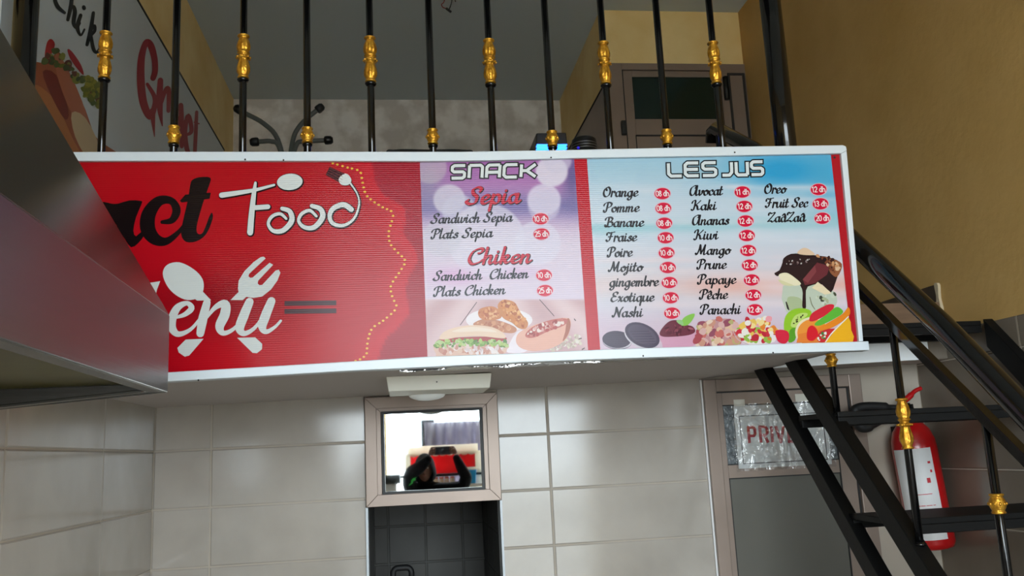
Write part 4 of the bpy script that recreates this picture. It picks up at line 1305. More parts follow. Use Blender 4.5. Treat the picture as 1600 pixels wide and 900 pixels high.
BX = [163, 274, 380, 479.7, 579, 673, 766, 857, 946, 1034, 1118.5]
DC = {0: (50, 123), 2: (55, 123), 4: (58, 129), 6: (62, 131), 8: (66, 132), 10: (66, 131)}
SCO = {1: (197, 225), 3: (199.5, 224), 5: (202, 226), 7: (205, 229), 9: (203, 226)}
for k, px in enumerate(BX):
    p = at(px, 120, Y=YR)
    bb = MB().tube([(p.x, YR, SLAB1 - .02), (p.x, YR, ZT - .03)], .0122, 16).build('baluster', 'black', rail)
    if k in DC:
        z1, z0 = at(px, DC[k][0], Y=YR).z, at(px, DC[k][1], Y=YR).z
        double_collar(z0, z1, p.x, YR, .0205).build('collar', 'gold', bb, label='gold fluted collar')
        MB().lathe((p.x, YR, z0 - .012), [(.012, 0), (.017, .002), (.02, .008), (.015, .012)], 16).build('collar_ring', 'black', bb)
    else:
        z1, z0 = at(px, SCO[k][0], Y=YR).z, at(px, SCO[k][1], Y=YR).z
        single_collar(z0, z1, p.x, YR, .0195).build('collar', 'gold', bb, label='gold barrel collar')
        MB().lathe((p.x, YR, z0 - .012), [(.012, 0), (.015, .002), (.017, .008), (.013, .012)], 16).build('collar_ring', 'black', bb)
for px, yy in ((38.5, 60), (1216, 120)):
    p = at(px, yy, Y=YR)
    b = MB(); b.tube([(p.x, YR, SLAB1 - .02), (p.x, YR, ZT + .06)], .038, 24)
    b.build('newel_post', 'black', rail)
MB().bar((XL_UP + .004, YR, ZT), (1.43, YR, ZT), .05, .05).build('top_rail', 'black', rail)
MB().bar((XL_UP + .004, YR, SLAB1 + .05), (1.38, YR, SLAB1 + .05), .03, .03).build('bottom_rail', 'black', rail)

# ================================================================== STAIRCASE
XS0, XS1 = 1.61, 2.495
stair = thing('metal_staircase', (2.05, 3.3, 0), 'black open metal staircase with handrail and gold collared balusters before the private door', 'staircase')


def cut_bar(x0, x1, ya, za, s, yb, dv, flat=None):
    """sloped rectangular tube from the upper point ya, za down to yb, vertical thickness dv; upper end cut level at flat"""
    zb = za - s * (ya - yb)
    top, bot = za + dv / 2, za - dv / 2
    if flat is None:
        pr = [(ya, bot), (yb, zb - dv / 2), (yb, zb + dv / 2), (ya, top)]
    else:
        pr = [(ya + (flat - bot) / s, flat), (yb, zb - dv / 2), (yb, zb + dv / 2), (ya - (top - flat) / s, flat)]
    b = MB()
    V = [(x0, *p) for p in pr] + [(x1, *p) for p in pr]
    b.add(V, [(3, 2, 1, 0), (4, 5, 6, 7)] + [(k, (k + 1) % 4, 4 + (k + 1) % 4, 4 + k) for k in range(4)])
    return b


FL = 2.063
AS, AY, AZ = 1.0, 3.74, 2.063           # lower stringer
BS, BY0, BZ0 = .97, 3.415, 2.063         # bottom rail of the railing above it
cut_bar(XS0 - .03, XS0 + .02, AY, AZ, AS, 1.7, .1, FL).build('stringer', 'blacks', stair, bevel=.003)
cut_bar(XS1 - .045, XS1, 3.40, 2.150, 1.0, 1.3, .12).build('stringer', 'blacks', stair, bevel=.003)
RISE, GO = .365, .325
for k in range(6):
    z = 2.205 - RISE * k
    y0 = 3.42 - GO * k
    yb_ = y0 + (.30 if k == 0 else .33)
    x0 = XS0 - .012 if k else XS0 + .036
    b = MB()
    b.box(x0, XS1 - .04, y0, yb_, z - .02, z)
    b.box(x0, XS1 - .04, y0, y0 + .03, z - .05, z - .02)
    b.box(x0, XS1 - .04, yb_ - .03, yb_, z - .05, z - .02)
    b.build('tread', 'blacks', stair, bevel=.002)
cut_bar(XS0 - .028, XS0 + .022, BY0, BZ0, BS, 1.5, .105, FL).build('bottom_rail', 'blacks', stair, bevel=.003)
TZ = lambda y: 2.247 - .812 * (2.853 - y)      # upper flat rail
cut_bar(XS0 - .015, XS0 + .015, 3.35, TZ(3.35), .812, 1.5, .04).build('mid_rail', 'black', stair, bevel=.002)
HP = [(4.03, 3.30), (3.595, 3.03), (2.837, 2.405), (2.42, 2.06), (2.126, 1.792), (1.5, 1.23)]
b = MB()
b.tube([(XS0, 4.1, 3.25), (XS0, 4.08, 3.30)] + [(XS0, y, z) for y, z in HP], .036, 20)
b.build('handrail', 'black', stair)
MB().tube([(XS0 - .01, 3.96, SLAB1 - .01), (XS0 - .01, 3.96, 3.24)], .026, 16).build('newel_post', 'black', stair)
MB().tube([(XS0 - .06, 3.9, SLAB1 - .01), (XS0 - .06, 3.9, 3.12)], .013, 16).build('baluster', 'black', stair)
for (x, y, cy0, cy1, kind) in ((1303, 600, 551, 573, 's'), (1413, 660, 621.5, 702, 'd'), (1559, 790, 771, 803, 's')):
    p = at(x, y, X=XS0)
    zb = BZ0 - BS * (BY0 - p.y)
    bb = MB().tube([(XS0, p.y, zb), (XS0, p.y, TZ(p.y))], .0125, 16).build('baluster', 'black', stair)
    z1, z0 = at(x, cy0, X=XS0).z, at(x, cy1, X=XS0).z
    (single_collar if kind == 's' else double_collar)(z0, z1, XS0, p.y, .02).build('collar', 'gold', bb, label='gold collar')
    MB().lathe((XS0, p.y, zb + .045), [(.02, 0), (.02, .006), (.013, .012)], 16).build('foot_ring', 'black', bb)

# ================================================================== COOKER HOOD
HX, HY, HZ0, HZ1 = -.527, 2.1, 1.922, 2.1
HN = .35
hood = thing('cooker_hood', (-.8, 1.2, HZ0), 'large brushed steel cooker hood on the left tiled wall, nearest to the camera', 'cooker hood')
xw = XL_LOW + .003
t = .006


def slab_quad(mb, P, nrm, th):
    P = [Vector(p) for p in P]; nv = Vector(nrm).normalized() * th
    mb.hexa([P[0], P[1], P[2], P[3], P[0] + nv, P[1] + nv, P[2] + nv, P[3] + nv])


ZN0, ZN1 = HZ0 + .02, HZ1 + .05          # near end, a touch higher
b = MB(); slab_quad(b, [(HX, HN, ZN0), (HX, HY, HZ0), (HX, HY, HZ1), (HX, HN, ZN1)], (-1, 0, 0), t)
b.hexa([(HX - .04, HN, ZN0), (HX - t, HN, ZN0), (HX - t, HY - t, HZ0), (HX - .04, HY - t, HZ0), (HX - .04, HN, ZN0 + .006), (HX - t, HN, ZN0 + .006), (HX - t, HY - t, HZ0 + .006), (HX - .04, HY - t, HZ0 + .006)])
b.build('fascia', 'steel', hood, bevel=.002)
sx, sz = xw, HZ1 + (HX - xw) * 1.745
b = MB(); slab_quad(b, [(HX, HN, ZN1), (HX, HY, HZ1), (sx, HY, sz), (sx, HN, sz + .05)], (-.87, 0, -.5), t)
b.build('canopy', 'steel', hood, bevel=.002)
for yy, s_, za, zb, drop in ((HY, -1, HZ0, HZ1, .036), (HN, 1, ZN0, ZN1, 0)):
    b = MB()
    pr = [(HX - .001, za), (HX - .001, zb), (sx, sz), (sx, za - drop)]
    V = [(p[0], yy, p[1]) for p in pr] + [(p[0], yy + s_ * t, p[1]) for p in pr]
    b.add(V, [(0, 1, 2, 3), (7, 6, 5, 4)] + [(4 + k, 4 + (k + 1) % 4, (k + 1) % 4, k) for k in range(4)])
    y1, y2 = min(yy + s_ * t, yy + s_ * .04), max(yy + s_ * t, yy + s_ * .04)
    b.hexa([(sx, y1, za - drop), (HX - .041, y1, za), (HX - .041, y2, za), (sx, y2, za - drop), (sx, y1, za - drop + .006), (HX - .041, y1, za + .006), (HX - .041, y2, za + .006), (sx, y2, za - drop + .006)])
    b.build('end_panel', 'steel', hood, bevel=.0015)
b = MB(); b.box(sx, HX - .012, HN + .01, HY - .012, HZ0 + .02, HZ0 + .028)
b.build('grease_filter', 'olive_reflect', hood)

# ================================================================== WALL POSTER
XPO = XL_UP + .004
poster = thing('wall_poster', (XPO, 4.5, 3.0), 'large white printed poster with a sandwich and red script on the upper left wall', 'poster')


def on_poster(x, y, layer=0.):
    return at(x, y, X=XPO + .003 + .0004 * layer)


b = MB(); b.box(XL_UP + .0005, XPO + .002, 3.0, 6.85, 2.6, 4.21)
b.build('poster_sheet', 'frame_white', poster)
b = MB(); b.box(XL_UP + .0005, XPO + .006, 2.98, 6.86, 4.205, 4.218); b.build('poster_edge', 'alu_dark', poster)
ink = Ink(on_poster)
Z8 = lambda x, y: (x / 3.75, y / 3.75)
ink.poly(zp(Z8, [(195, 370), (280, 370), (340, 300), (380, 380), (440, 520), (500, 640), (560, 800), (650, 870), (700, 920), (560, 1000), (420, 960), (360, 780), (250, 560), (195, 500)]), (178, 96, 62), 1, 3)
ink.poly(zp(Z8, [(195, 500), (240, 510), (330, 600), (420, 800), (500, 960), (420, 960), (330, 760), (240, 600), (200, 540)]), (206, 132, 76), 1.4, 3)
ink.poly(zp(Z8, [(250, 420), (330, 440), (400, 640), (380, 700), (300, 560)]), (142, 48, 40), 1.6, 3)
ink.poly(zp(Z8, [(330, 310), (390, 390), (480, 590), (520, 740), (470, 740), (390, 600), (330, 420)]), (196, 116, 84), 1.8, 3)
ink.poly(zp(Z8, [(420, 660), (500, 690), (580, 860), (520, 930), (440, 800)]), (226, 200, 160), 1.9, 3)
ink.poly(zp(Z8, [(262, 330), (275, 250), (300, 228), (322, 260), (300, 320), (275, 350)]), (206, 36, 40), 2.2, 3)
ink.poly(zp(Z8, [(395, 290), (420, 300), (475, 380), (490, 440), (450, 400), (410, 340)]), (190, 40, 56), 2.2, 3)
ink.scatter(zp(Z8, [(225, 350), (330, 290), (460, 440), (590, 480), (575, 640), (500, 560), (400, 400), (300, 380)]), 70, 2.5, 7, [(96, 118, 60), (130, 140, 50), (70, 90, 50), (150, 160, 70), (120, 60, 50)], 2.3, 21)
ink.scatter(zp(Z8, [(500, 440), (590, 500), (580, 630), (510, 560)]), 30, 3, 7, [(150, 150, 40), (120, 130, 40), (176, 170, 60)], 2.6, 22)
ink.build('sandwich_picture', 'vinyl', poster, label='printed picture of a baguette sandwich')
ink = Ink(on_poster)
for st in ([(95, -16, 3), (86, -4, 4.5), (90, 10, 5), (101, 20, 3.5)], [(113, -14, 4), (111, 8, 5), (106, 31, 4)], [(108, 18, 2.5), (114, 10, 4), (117, 18, 5), (115, 36, 5), (120, 44, 3), (125, 36, 2.5)],
           [(126, 24, 4.5), (121, 42, 5), (126, 55, 3), (132, 46, 2.5)], [(131, 11, 4.5), (131.5, 13, 4.5)], [(146, 20, 4), (142, 45, 5), (136, 70, 4)], [(138, 56, 2.5), (147, 40, 3.5), (148, 48, 4), (141, 56, 3.5)],
           [(142, 56, 4), (146, 76, 4.5), (151, 82, 3.5), (156, 74, 2.5)], [(158, 74, 3), (166, 72, 4), (165, 62, 3.5), (160, 76, 4.5), (164, 92, 4), (172, 90, 2.5)]):
    ink.stroke(st, (30, 34, 36), 2, wscale=1.3)
ink.build('black_lettering', 'vinyl', poster)
ink = Ink(on_poster)
Z9 = lambda x, y: (180 + x / 4.5, 40 + y / 4.5)
for st in ([(266, 370, 34), (280, 320, 36), (276, 230, 38), (250, 140, 42), (218, 118, 34), (186, 220, 42), (180, 380, 48), (198, 540, 48), (245, 640, 40), (276, 570, 32), (276, 500, 28), (226, 412, 20)],
           [(262, 600, 36), (268, 690, 22), (276, 780, 5)], [(318, 385, 34), (312, 520, 40), (318, 620, 28), (332, 705, 6)], [(330, 540, 14), (352, 460, 26), (376, 450, 28), (374, 600, 24)],
           [(415, 520, 24), (412, 640, 28), (432, 720, 20), (455, 640, 20)], [(462, 560, 30), (466, 700, 32), (468, 850, 24)], [(498, 770, 14), (536, 740, 26), (515, 632, 26), (490, 740, 30), (508, 880, 28), (545, 900, 14)], [(573, 608, 20), (566, 760, 24), (560, 900, 22)],
           [(556, 680, 8), (590, 690, 8)]):
    ink.stroke([(*Z9(x, y), wd_ / 3.9) for x, y, wd_ in st], (186, 40, 60), 2)
ink.build('red_lettering', 'vinyl', poster, label='red script lettering')

# ================================================================== MEZZANINE FURNITURE
rk = at(449, 237, Y=6.2)
rack = thing('coat_rack', (rk.x, 6.2, SLAB1), 'grey tube coat stand with black knobs in front of the marbled back wall', 'coat rack')
MB().lathe((rk.x, 6.2, SLAB1), [(.18, 0), (.18, .012), (.03, .03), (.02, .06), (.02, 1.45)], 24).build('pole', 'rack', rack)
for pts in ([(447, 243), (434, 218), (412, 193), (385, 178), (371, 170)], [(453, 243), (457, 222), (466, 200), (482, 183), (501, 168)],
            [(443, 243), (436, 229), (424, 221), (410, 221), (396, 222)], [(457, 243), (462, 229), (472, 221), (492, 220), (515, 219)]):
    yy = 6.17 if pts[0][0] < 450 else 6.23
    P = [at(x, y, Y=yy) for x, y in pts]
    P[0] = Vector((rk.x, 6.2, SLAB1 + 1.42))
    hk = MB().tube(catmull([tuple(p) for p in P], 5), .0175, 12).build('hook', 'rack', rack)
    e = P[-1]; d = (P[-1] - P[-2]).normalized()
    MB().lathe(tuple(e - d * .04), [(.019, 0), (.03, .006), (.032, .022), (.03, .05), (.02, .064)], 16, axis=tuple(d)).build('knob', 'plastic', hk)

# chair whose black back shows over the board
cx = at(672, 234, Y=3.75)
chair = thing('chair', (cx.x, 3.6, SLAB1), 'black chair behind the railing, only its rounded back showing above the menu board', 'chair')
b = MB()
w2 = .2
zt = at(672, 232.5, Y=3.75).z
P = catmull([(cx.x - w2, 3.70, zt - .26), (cx.x - w2 + .0, 3.74, zt - .03), (cx.x - w2 + .05, 3.75, zt), (cx.x, 3.765, zt + .004), (cx.x + w2 - .05, 3.75, zt - .002), (cx.x + w2, 3.74, zt - .035), (cx.x + w2, 3.70, zt - .26)], 6)
n = len(P)
F = P; Bk = [(p[0], p[1] + .025, p[2]) for p in P]
b.add(F + Bk, [tuple(range(n)), tuple(range(n, 2 * n))[::-1]] + [(n + k, n + (k + 1) % n, (k + 1) % n, k) for k in range(n)])
b.build('backrest', 'plastic', chair, bevel=.006)
b = MB(); b.box(cx.x - .21, cx.x + .21, 3.3, 3.72, SLAB1 + .42, SLAB1 + .46); b.build('seat', 'plastic', chair, bevel=.012)
for sx_ in (-1, 1):
    for yy in (3.33, 3.68):
        MB().tube([(cx.x + sx_ * .18, yy, SLAB1), (cx.x + sx_ * .18, yy, SLAB1 + .43)], .012).build('leg', 'rack', chair)
    MB().tube([(cx.x + sx_ * .15, 3.71, SLAB1 + .44), (cx.x + sx_ * .15, 3.735, zt - .12)], .011).build('back_post', 'rack', chair)

# speakers
p0, p1 = at(835.5, 207.5, Y=3.5), at(887, 207.5, Y=3.5)
sp = thing('speaker', ((p0.x + p1.x) / 2, 3.6, SLAB1), 'black tower speaker with glowing blue light bars behind the railing', 'speaker')
b = MB()
zt = p0.z
b.hexa([(p0.x - .045, 3.47, SLAB1), (p1.x + .02, 3.47, SLAB1), (p1.x + .02, 3.74, SLAB1), (p0.x - .045, 3.74, SLAB1), (p0.x + .006, 3.5, zt), (p1.x - .006, 3.5, zt + .003), (p1.x - .006, 3.72, zt), (p0.x + .006, 3.72, zt)])
b.build('cabinet', 'plastic', sp, bevel=.006)
for (ya, yb_) in ((225.4, 226.8), (230.2, 231.8), (235.6, 236.8)):
    a, c = at(839, ya, Y=3.47), at(886, yb_, Y=3.47)
    b = MB()
    P = [(a.x, 3.468, a.z), ((a.x + c.x) / 2, 3.462, a.z - .003), (c.x, 3.468, a.z)]
    Q = [(a.x, 3.468, c.z), ((a.x + c.x) / 2, 3.462, c.z - .001), (c.x, 3.468, c.z)]
    for k in range(2):
        b.hexa([Q[k], Q[k + 1], (Q[k + 1][0], 3.5, Q[k + 1][2]), (Q[k][0], 3.5, Q[k][2]), P[k], P[k + 1], (P[k + 1][0], 3.5, P[k + 1][2]), (P[k][0], 3.5, P[k][2])])
    b.build('light_bar', 'bluelight', sp, label='glowing blue light bar')
q = at(919, 205, Y=3.75)
sp2 = thing('speaker', (q.x, 3.85, SLAB1), 'black round topped speaker with silver rings beside the closet wall', 'speaker')
b = MB(); b.lathe((q.x, 3.85, SLAB1), [(.075, 0), (.072, .02), (.066, q.z - SLAB1 - .085), (.06, q.z - SLAB1 - .08), (.06, q.z - SLAB1 - .03), (.057, q.z - SLAB1 - .008), (.048, q.z - SLAB1)], 28)
b.build('cabinet', 'plastic', sp2)
for dz in (.03, .043, .056):
    MB().lathe((q.x, 3.85, q.z - dz - .003), [(.058, 0), (.0615, .001), (.0615, .003), (.058, .004)], 28).build('ring', 'silver', sp2)
b = MB(); a = at(903.5, 231, Y=3.79); b.ball((a.x, 3.79, a.z), .007, 8); b.build('indicator', 'bluedim', sp2, label='faint blue light')

# wires hanging from the ceiling
cw = at(700, -14, Z=CEIL)
wires = thing('ceiling_wire', (cw.x, cw.y, CEIL), 'loose wires with connectors hanging from the mezzanine ceiling', 'wire')
for pts, mt, nm in (([(694, 2), (690, 7), (693, 12), (700, 13)], 'wire_red', 'red_wire'), ([(706, 0), (704, 9), (702, 14)], 'rubber', 'black_wire'), ([(713, -4), (711, 0), (712, 3)], 'rubber', 'black_wire')):
    P = [Vector((cw.x + (pts[0][0] - 700) * .0036, cw.y, CEIL))] + [at(x, y, Y=cw.y) for x, y in pts]
    MB().tube(catmull([tuple(p) for p in P], 5), .0035, 8).build(nm, mt, wires)
a, c = at(697, 13, Y=cw.y), at(705, 19, Y=cw.y)
MB().bar(a, c, .012, .012).build('connector', 'rubber', wires)

# ================================================================== NOTICE ON THE DOOR
YN = YD - .001
notice = thing('door_notice', (1.76, YN, 1.76), 'white paper notice in clear plastic reading PRIVÉE taped on the door glass', 'notice')
nx0, nx1, nz0, nz1 = 1.545, 2.0, 1.625, 1.912
b = MB(); b.box(nx0, nx1, YN - .0025, YN + .0005, nz0, nz1); b.build('paper', 'paper', notice)
on_note = lambda x, y, layer=0: at(x, y, Y=YN - .003 - .0003 * layer)
b = MB()
frame_bars(b, nx0 + .022, nx1 - .018, nz0 + .02, nz1 - .045, .004, YN - .0033, YN - .0026); b.build('printed_border', 'darkink', notice)
ink = Ink(on_note)
XX = [(1167, 1181), (1185, 1200), (1203.5, 1207), (1210, 1226), (1229, 1243), (1246.5, 1260)]
TT = {'P': [[(0, 0), (0, 1), (.8, 1), (1, .86), (1, .58), (.8, .45), (0, .45)]], 'R': [[(0, 0), (0, 1), (.8, 1), (1, .86), (1, .6), (.8, .48), (0, .48)], [(.6, .48), (1, 0)]], 'I': [[(.5, 0), (.5, 1)]],
      'V': [[(0, 1), (.5, 0), (1, 1)]], 'E': [[(1, 1), (0, 1), (0, 0), (1, 0)], [(0, .52), (.85, .52)]]}
for ch, (xa, xb) in zip('PRIVEE', XX):
    for st in TT[ch]:
        ink.line([(xa + 2 + (xb - xa - 4) * u + (1 - v) * 2.4 * .9, 692 - (xa - 1167) * .03 - 24.5 * v) for u, v in st], 4, (186, 40, 54), 1, grow=.6)
ink.line([(1234, 662), (1239, 657.5)], 2.6, (186, 40, 54), 1)
ink.build('red_lettering', 'vinyl', notice, label='red capital lettering')
b = MB()
nu, nv = 26, 18
rf = random.Random(2)
G = [[(nx0 - .012 + (nx1 - nx0 + .03) * i / nu, YN - .007 - .003 * rf.random() * (1.6 if i < 12 else .6), nz0 - .012 + (nz1 - nz0 + .022) * j / nv) for i in range(nu + 1)] for j in range(nv + 1)]
for j in range(nv):
    for i in range(nu):
        b.face([G[j][i], G[j][i + 1], G[j + 1][i + 1], G[j + 1][i]], smooth=True)
b.build('plastic_cover', 'film', notice, label='wrinkled clear plastic cover', merge=True)
for (xa, xb, ya, yb_) in ((1147, 1163, 624, 637), (1243, 1262, 615, 628)):
    p, q = at(xa, yb_, Y=YD), at(xb, ya, Y=YD)
    MB().box(p.x, q.x, YD - .0022, YD - .0012, p.z, q.z).build('tape', 'lampwhite', notice, label='pale tape patch')

# ================================================================== FIRE EXTINGUISHER
EX, EY = 2.392, 3.885
z0 = 1.228
ext = thing('fire_extinguisher', (EX, EY, z0), 'red fire extinguisher with white label hanging on the tiled wall right of the private door', 'fire extinguisher')
R_ = .098
MB().lathe((EX, EY, z0), [(.06, 0), (.088, .008), (R_, .03), (R_, .45), (R_ * .97, .49), (R_ * .82, .535), (R_ * .55, .57), (.03, .59), (.026, .61)], 32).build('cylinder', 'red', ext)
b = MB()
for k in range(18):
    a0, a1 = PI * (.98 + .58 * k / 18), PI * (.98 + .58 * (k + 1) / 18)
    r2 = R_ + .0012
    for (za, zb, mi) in ((.05, .455, 0),):
        b.add([(EX + r2 * math.cos(a_), EY + r2 * math.sin(a_), z0 + z) for a_, z in ((a0, za), (a1, za), (a1, zb), (a0, zb))], [(0, 1, 2, 3)], mi, True)
b.build('label', 'label_white', ext, label='white label')
for (a_, z, h, wd_) in ((1.49, .385, .01, .04), (1.5, .345, .012, .03), (1.44, .30, .022, .05), (1.3, .25, .003, .3), (1.3, .14, .003, .34), (1.3, .2, .003, .34)):
    b = MB()
    r2 = R_ + .002
    for k in range(4):
        b0, b1 = a_ * PI + wd_ * (k / 4 - .5) * PI, a_ * PI + wd_ * ((k + 1) / 4 - .5) * PI
        b.add([(EX + r2 * math.cos(q_), EY + r2 * math.sin(q_), z0 + z + zz) for q_, zz in ((b0, 0), (b1, 0), (b1, h), (b0, h))], [(0, 1, 2, 3)])
    b.build('label_print', 'redink', ext)
b = MB(); b.lathe((EX, EY, z0 + .6), [(.024, 0), (.024, .05), (.018, .062)], 16); b.box(EX - .05, EX + .03, EY - .014, EY + .014, z0 + .63, z0 + .655)
b.build('valve', 'blacks', ext, bevel=.003)
b = MB(); P = catmull([(EX - .02, EY, z0 + .665), (EX + .02, EY - .004, z0 + .688), (EX + .055, EY - .004, z0 + .712), (EX + .09, EY - .004, z0 + .722)], 5)
b.tube(P, [.014] * 8 + [.01] * (len(P) - 8), 10); b.build('lever', 'red', ext)
b = MB(); b.tube(catmull([(EX - .04, EY, z0 + .645), (EX - .1, EY - .0, z0 + .655), (EX - .2, EY + .0, z0 + .668), (EX - .25, EY + .0, z0 + .66), (EX - .262, EY, z0 + .63), (EX - .245, EY + .0, z0 + .585), (EX - .21, EY, z0 + .575), (EX - .13, EY, z0 + .60), (EX - .06, EY - .02, z0 + .625)], 6),
               [.013] * 6 + [.022] * 12 + [.024] * 20 + [.018] * 11, 14)
b.build('hose', 'rubber', ext)
b = MB(); b.box(EX - .03, EX + .03, EY + .06, YB - .001, z0 + .5, z0 + .56); b.build('wall_bracket', 'blacks', ext)
ext.rotation_euler = (0, math.radians(-4), 0)

# ================================================================== TAP IN THE PASSAGE
tp = at(628, 888, Y=4.6)
basin = thing('wash_basin', (tp.x + .14, 4.72, 0), 'white wash basin in the dark passage below the tap', 'basin')
b = MB()
zb = tp.z - .24
b.lathe((tp.x + .14, 4.72, 0), [(.11, 0), (.08, .05), (.08, zb - .2), (.12, zb - .17), (.19, zb - .03), (.2, zb), (.185, zb), (.17, zb - .02), (.1, zb - .12), (.02, zb - .13)], 28)
b.build('bowl', 'opal', basin)
tap = thing('tap', (tp.x, 4.6, zb), 'black gooseneck tap in the passage below the mirrored window', 'tap')
b = MB()
P = [(tp.x - .045, 4.62, zb), (tp.x - .045, 4.62, tp.z - .045)] + [(tp.x - .02 - .025 * math.cos(q), 4.62, tp.z - .025 + .025 * math.sin(q)) for q in (.4, .8, 1.2, PI / 2)] + \
    [(tp.x + .022 + .025 * math.sin(q), 4.62, tp.z - .025 + .025 * math.cos(q)) for q in (0, .4, .8, 1.2, PI / 2)] + [(tp.x + .047, 4.62, tp.z - .06)]
b.tube(P, .015, 14); b.build('spout', 'rubber', tap)
MB().lathe((tp.x - .045, 4.62, zb - .005), [(.028, 0), (.028, .012), (.016, .02)], 18).build('base', 'plastic', tap)

# ================================================================== THE SHOPFRONT BEHIND THE CAMERA (seen in the mirrored pane)
def mbox(mb, xa, xb, ya, yb_, Y, th):
    p, q = mir(xa, yb_, Y), mir(xb, ya, Y)
    mb.box(min(p.x, q.x), max(p.x, q.x), Y - th, Y, min(p.z, q.z), max(p.z, q.z))
    return min(p.x, q.x), max(p.x, q.x), min(p.z, q.z), max(p.z, q.z)


YC = -1.44
p, q = mir(664, 706, YC), mir(760, 656, YC)
x0, x1 = min(p.x, q.x), max(p.x, q.x)
b = MB(); nn = 120
P = []
for i in range(nn + 1):
    x = x0 + (x1 + .12 - x0) * i / nn
    y = YC + .025 * math.sin(x * 62) + .012 * math.sin(x * 23 + 1)
    P.append((x, y))
for i in range(nn):
    (xa, ya), (xb, yb_) = P[i], P[i + 1]
    b.add([(xa, ya, .05), (xb, yb_, .05), (xb, yb_, q.z), (xa, ya, q.z), (xa, ya - .004, .05), (xb, yb_ - .004, .05), (xb, yb_ - .004, q.z), (xa, ya - .004, q.z)], [(0, 1, 2, 3), (7, 6, 5, 4), (3, 2, 6, 7)], smooth=True)
tag(b.build('curtain', 'curtain', merge=True), 'mauve pleated curtain hanging at the shopfront, reflected in the mirrored pane', 'curtain')
b = MB(); mbox(b, 661, 679, 655, 792, YC - .1, .05); struct(b.build('trim_7', 'blacks'))

stall = thing('display_stall', (.2, -1.2, 0), 'red display stall with scalloped cream trim at the shopfront, reflected in the mirrored pane', 'display stall')
YT = -1.15
b = MB(); x0, x1, z0, z1 = mbox(b, 642, 742, 704, 742, YT, .03); b.build('red_panel', 'banner', stall)
b = MB()
b.box(x0 - .03, x1 + .03, YT - .05, YT + .015, z1 - .02, z1 + .07)
ns = 9
for k in range(ns):
    c = x0 + (x1 - x0) * (k + .5) / ns
    b.ball((c, YT + .004, z1 - .018), (x1 - x0) / ns * .52, 8, sc=(1, .15, .55))
b.build('scalloped_trim', 'cream', stall)
b = MB(); b.box(x0 - .06, x0, YT - .04, YT + .01, 0, z1); b.box(x1, x1 + .06, YT - .04, YT + .01, 0, z1); b.build('post', 'cream', stall)
zc = mir(690, 757, YT).z
b = MB(); b.box(x0 - .1, x1 + .1, YT - .15, YT + .04, z0 - .028, z0 - .005); b.build('shelf', 'blacks', stall)
b = MB(); b.box(x0 - .06, x1 + .06, YT - .15, YT - .02, 0, zc - .2); b.build('base_cabinet', 'label_white', stall)
b = MB(); b.box(x0 - .06, x1 + .06, YT - .15, YT + .1, zc - .03, zc); b.build('stall_counter', 'label_white', stall)
b = MB(); b.box(x0 - .06, x1 + .06, YT - .15, YT - .1, zc - .2, zc - .03); b.build('counter_riser', 'label_white', stall)
pot0 = None
pc = mir(690, 752, YT)
for k in range(5):
    xk = pc.x + (k - 2) * .055
    t_ = thing('preserve_jar', (xk, YT + .04, zc), ['first', 'second', 'third', 'fourth', 'fifth'][k] + ' jar from the left on the stall counter, in the mirrored pane', 'jar', 'jars on the stall counter')
    MB().lathe((xk, YT + .04, zc), [(.022, 0), (.025, .008), (.025, .05), (.02, .06)], 16).build('jar_body', 'pot', t_)
    MB().lathe((xk, YT + .04, zc + .06), [(.022, 0), (.022, .014), (.018, .018)], 16).build('lid', 'pinkpot', t_)
ct = thing('counter', (-.7, -1.35, 0), 'low dark counter at the shopfront, reflected at the lower left of the mirrored pane', 'counter')
p, q = mir(590, 757, -1.3), mir(630, 741, -1.3)
xa, xb = min(p.x, q.x), max(p.x, q.x)
xb -= .03
MB().box(xa - .2, xb, -1.42, -1.24, p.z, q.z).build('worktop', 'blacks', ct, bevel=.006)
MB().box(xa - .16, xb - .04, -1.4, -1.27, 0, p.z).build('base_cabinet', 'label_white', ct, bevel=.004)
bx = thing('plastic_tub', (0, YT + .1, 0), 'bright blue tub with cream rim on the stall counter, reflected in the mirrored pane', 'tub')
p, q = mir(725, 753, YT + .1), mir(744, 733, YT + .1)
xa, xb = min(p.x, q.x), max(p.x, q.x)
bx.location = ((xa + xb) / 2, YT + .05, zc); PLOC[bx.name] = Vector(bx.location)
b = MB(); zt = q.z
b.hexa([(xa + .01, YT - .06, zc), (xb - .01, YT - .06, zc), (xb - .01, YT + .09, zc), (xa + .01, YT + .09, zc), (xa, YT - .07, zt), (xb, YT - .07, zt), (xb, YT + .1, zt), (xa, YT + .1, zt)])
b.build('tub_body', 'blue', bx, bevel=.006)
b = MB(); b.box(xa - .012, xb + .012, YT - .08, YT + .112, zt - .002, zt + .022); b.build('rim', 'cream', bx, bevel=.005)

# ================================================================== THE PERSON TAKING THE PICTURE
phone = thing('smartphone', (0, -.02, 1.71), 'black smartphone held up sideways in both hands, seen in the mirrored pane', 'phone')
b = MB(); b.box(-.078, .078, -.024, -.015, 1.705, 1.779); b.build('phone_body', 'plastic', phone, bevel=.004)
b = MB(); b.lathe((0, -.0152, 1.75), [(.009, 0), (.009, .0015), (.006, .002)], 20, axis=(0, 1, 0)); b.build('camera_bump', 'greenglass', phone)
b = MB(); b.box(-.07, .07, -.0252, -.0242, 1.709, 1.775); b.build('screen', 'greenglass', phone)

person = thing('person', (-.16, -.5, 0), 'person in black jacket holding a phone up with both hands, seen in the mirrored pane', 'person')


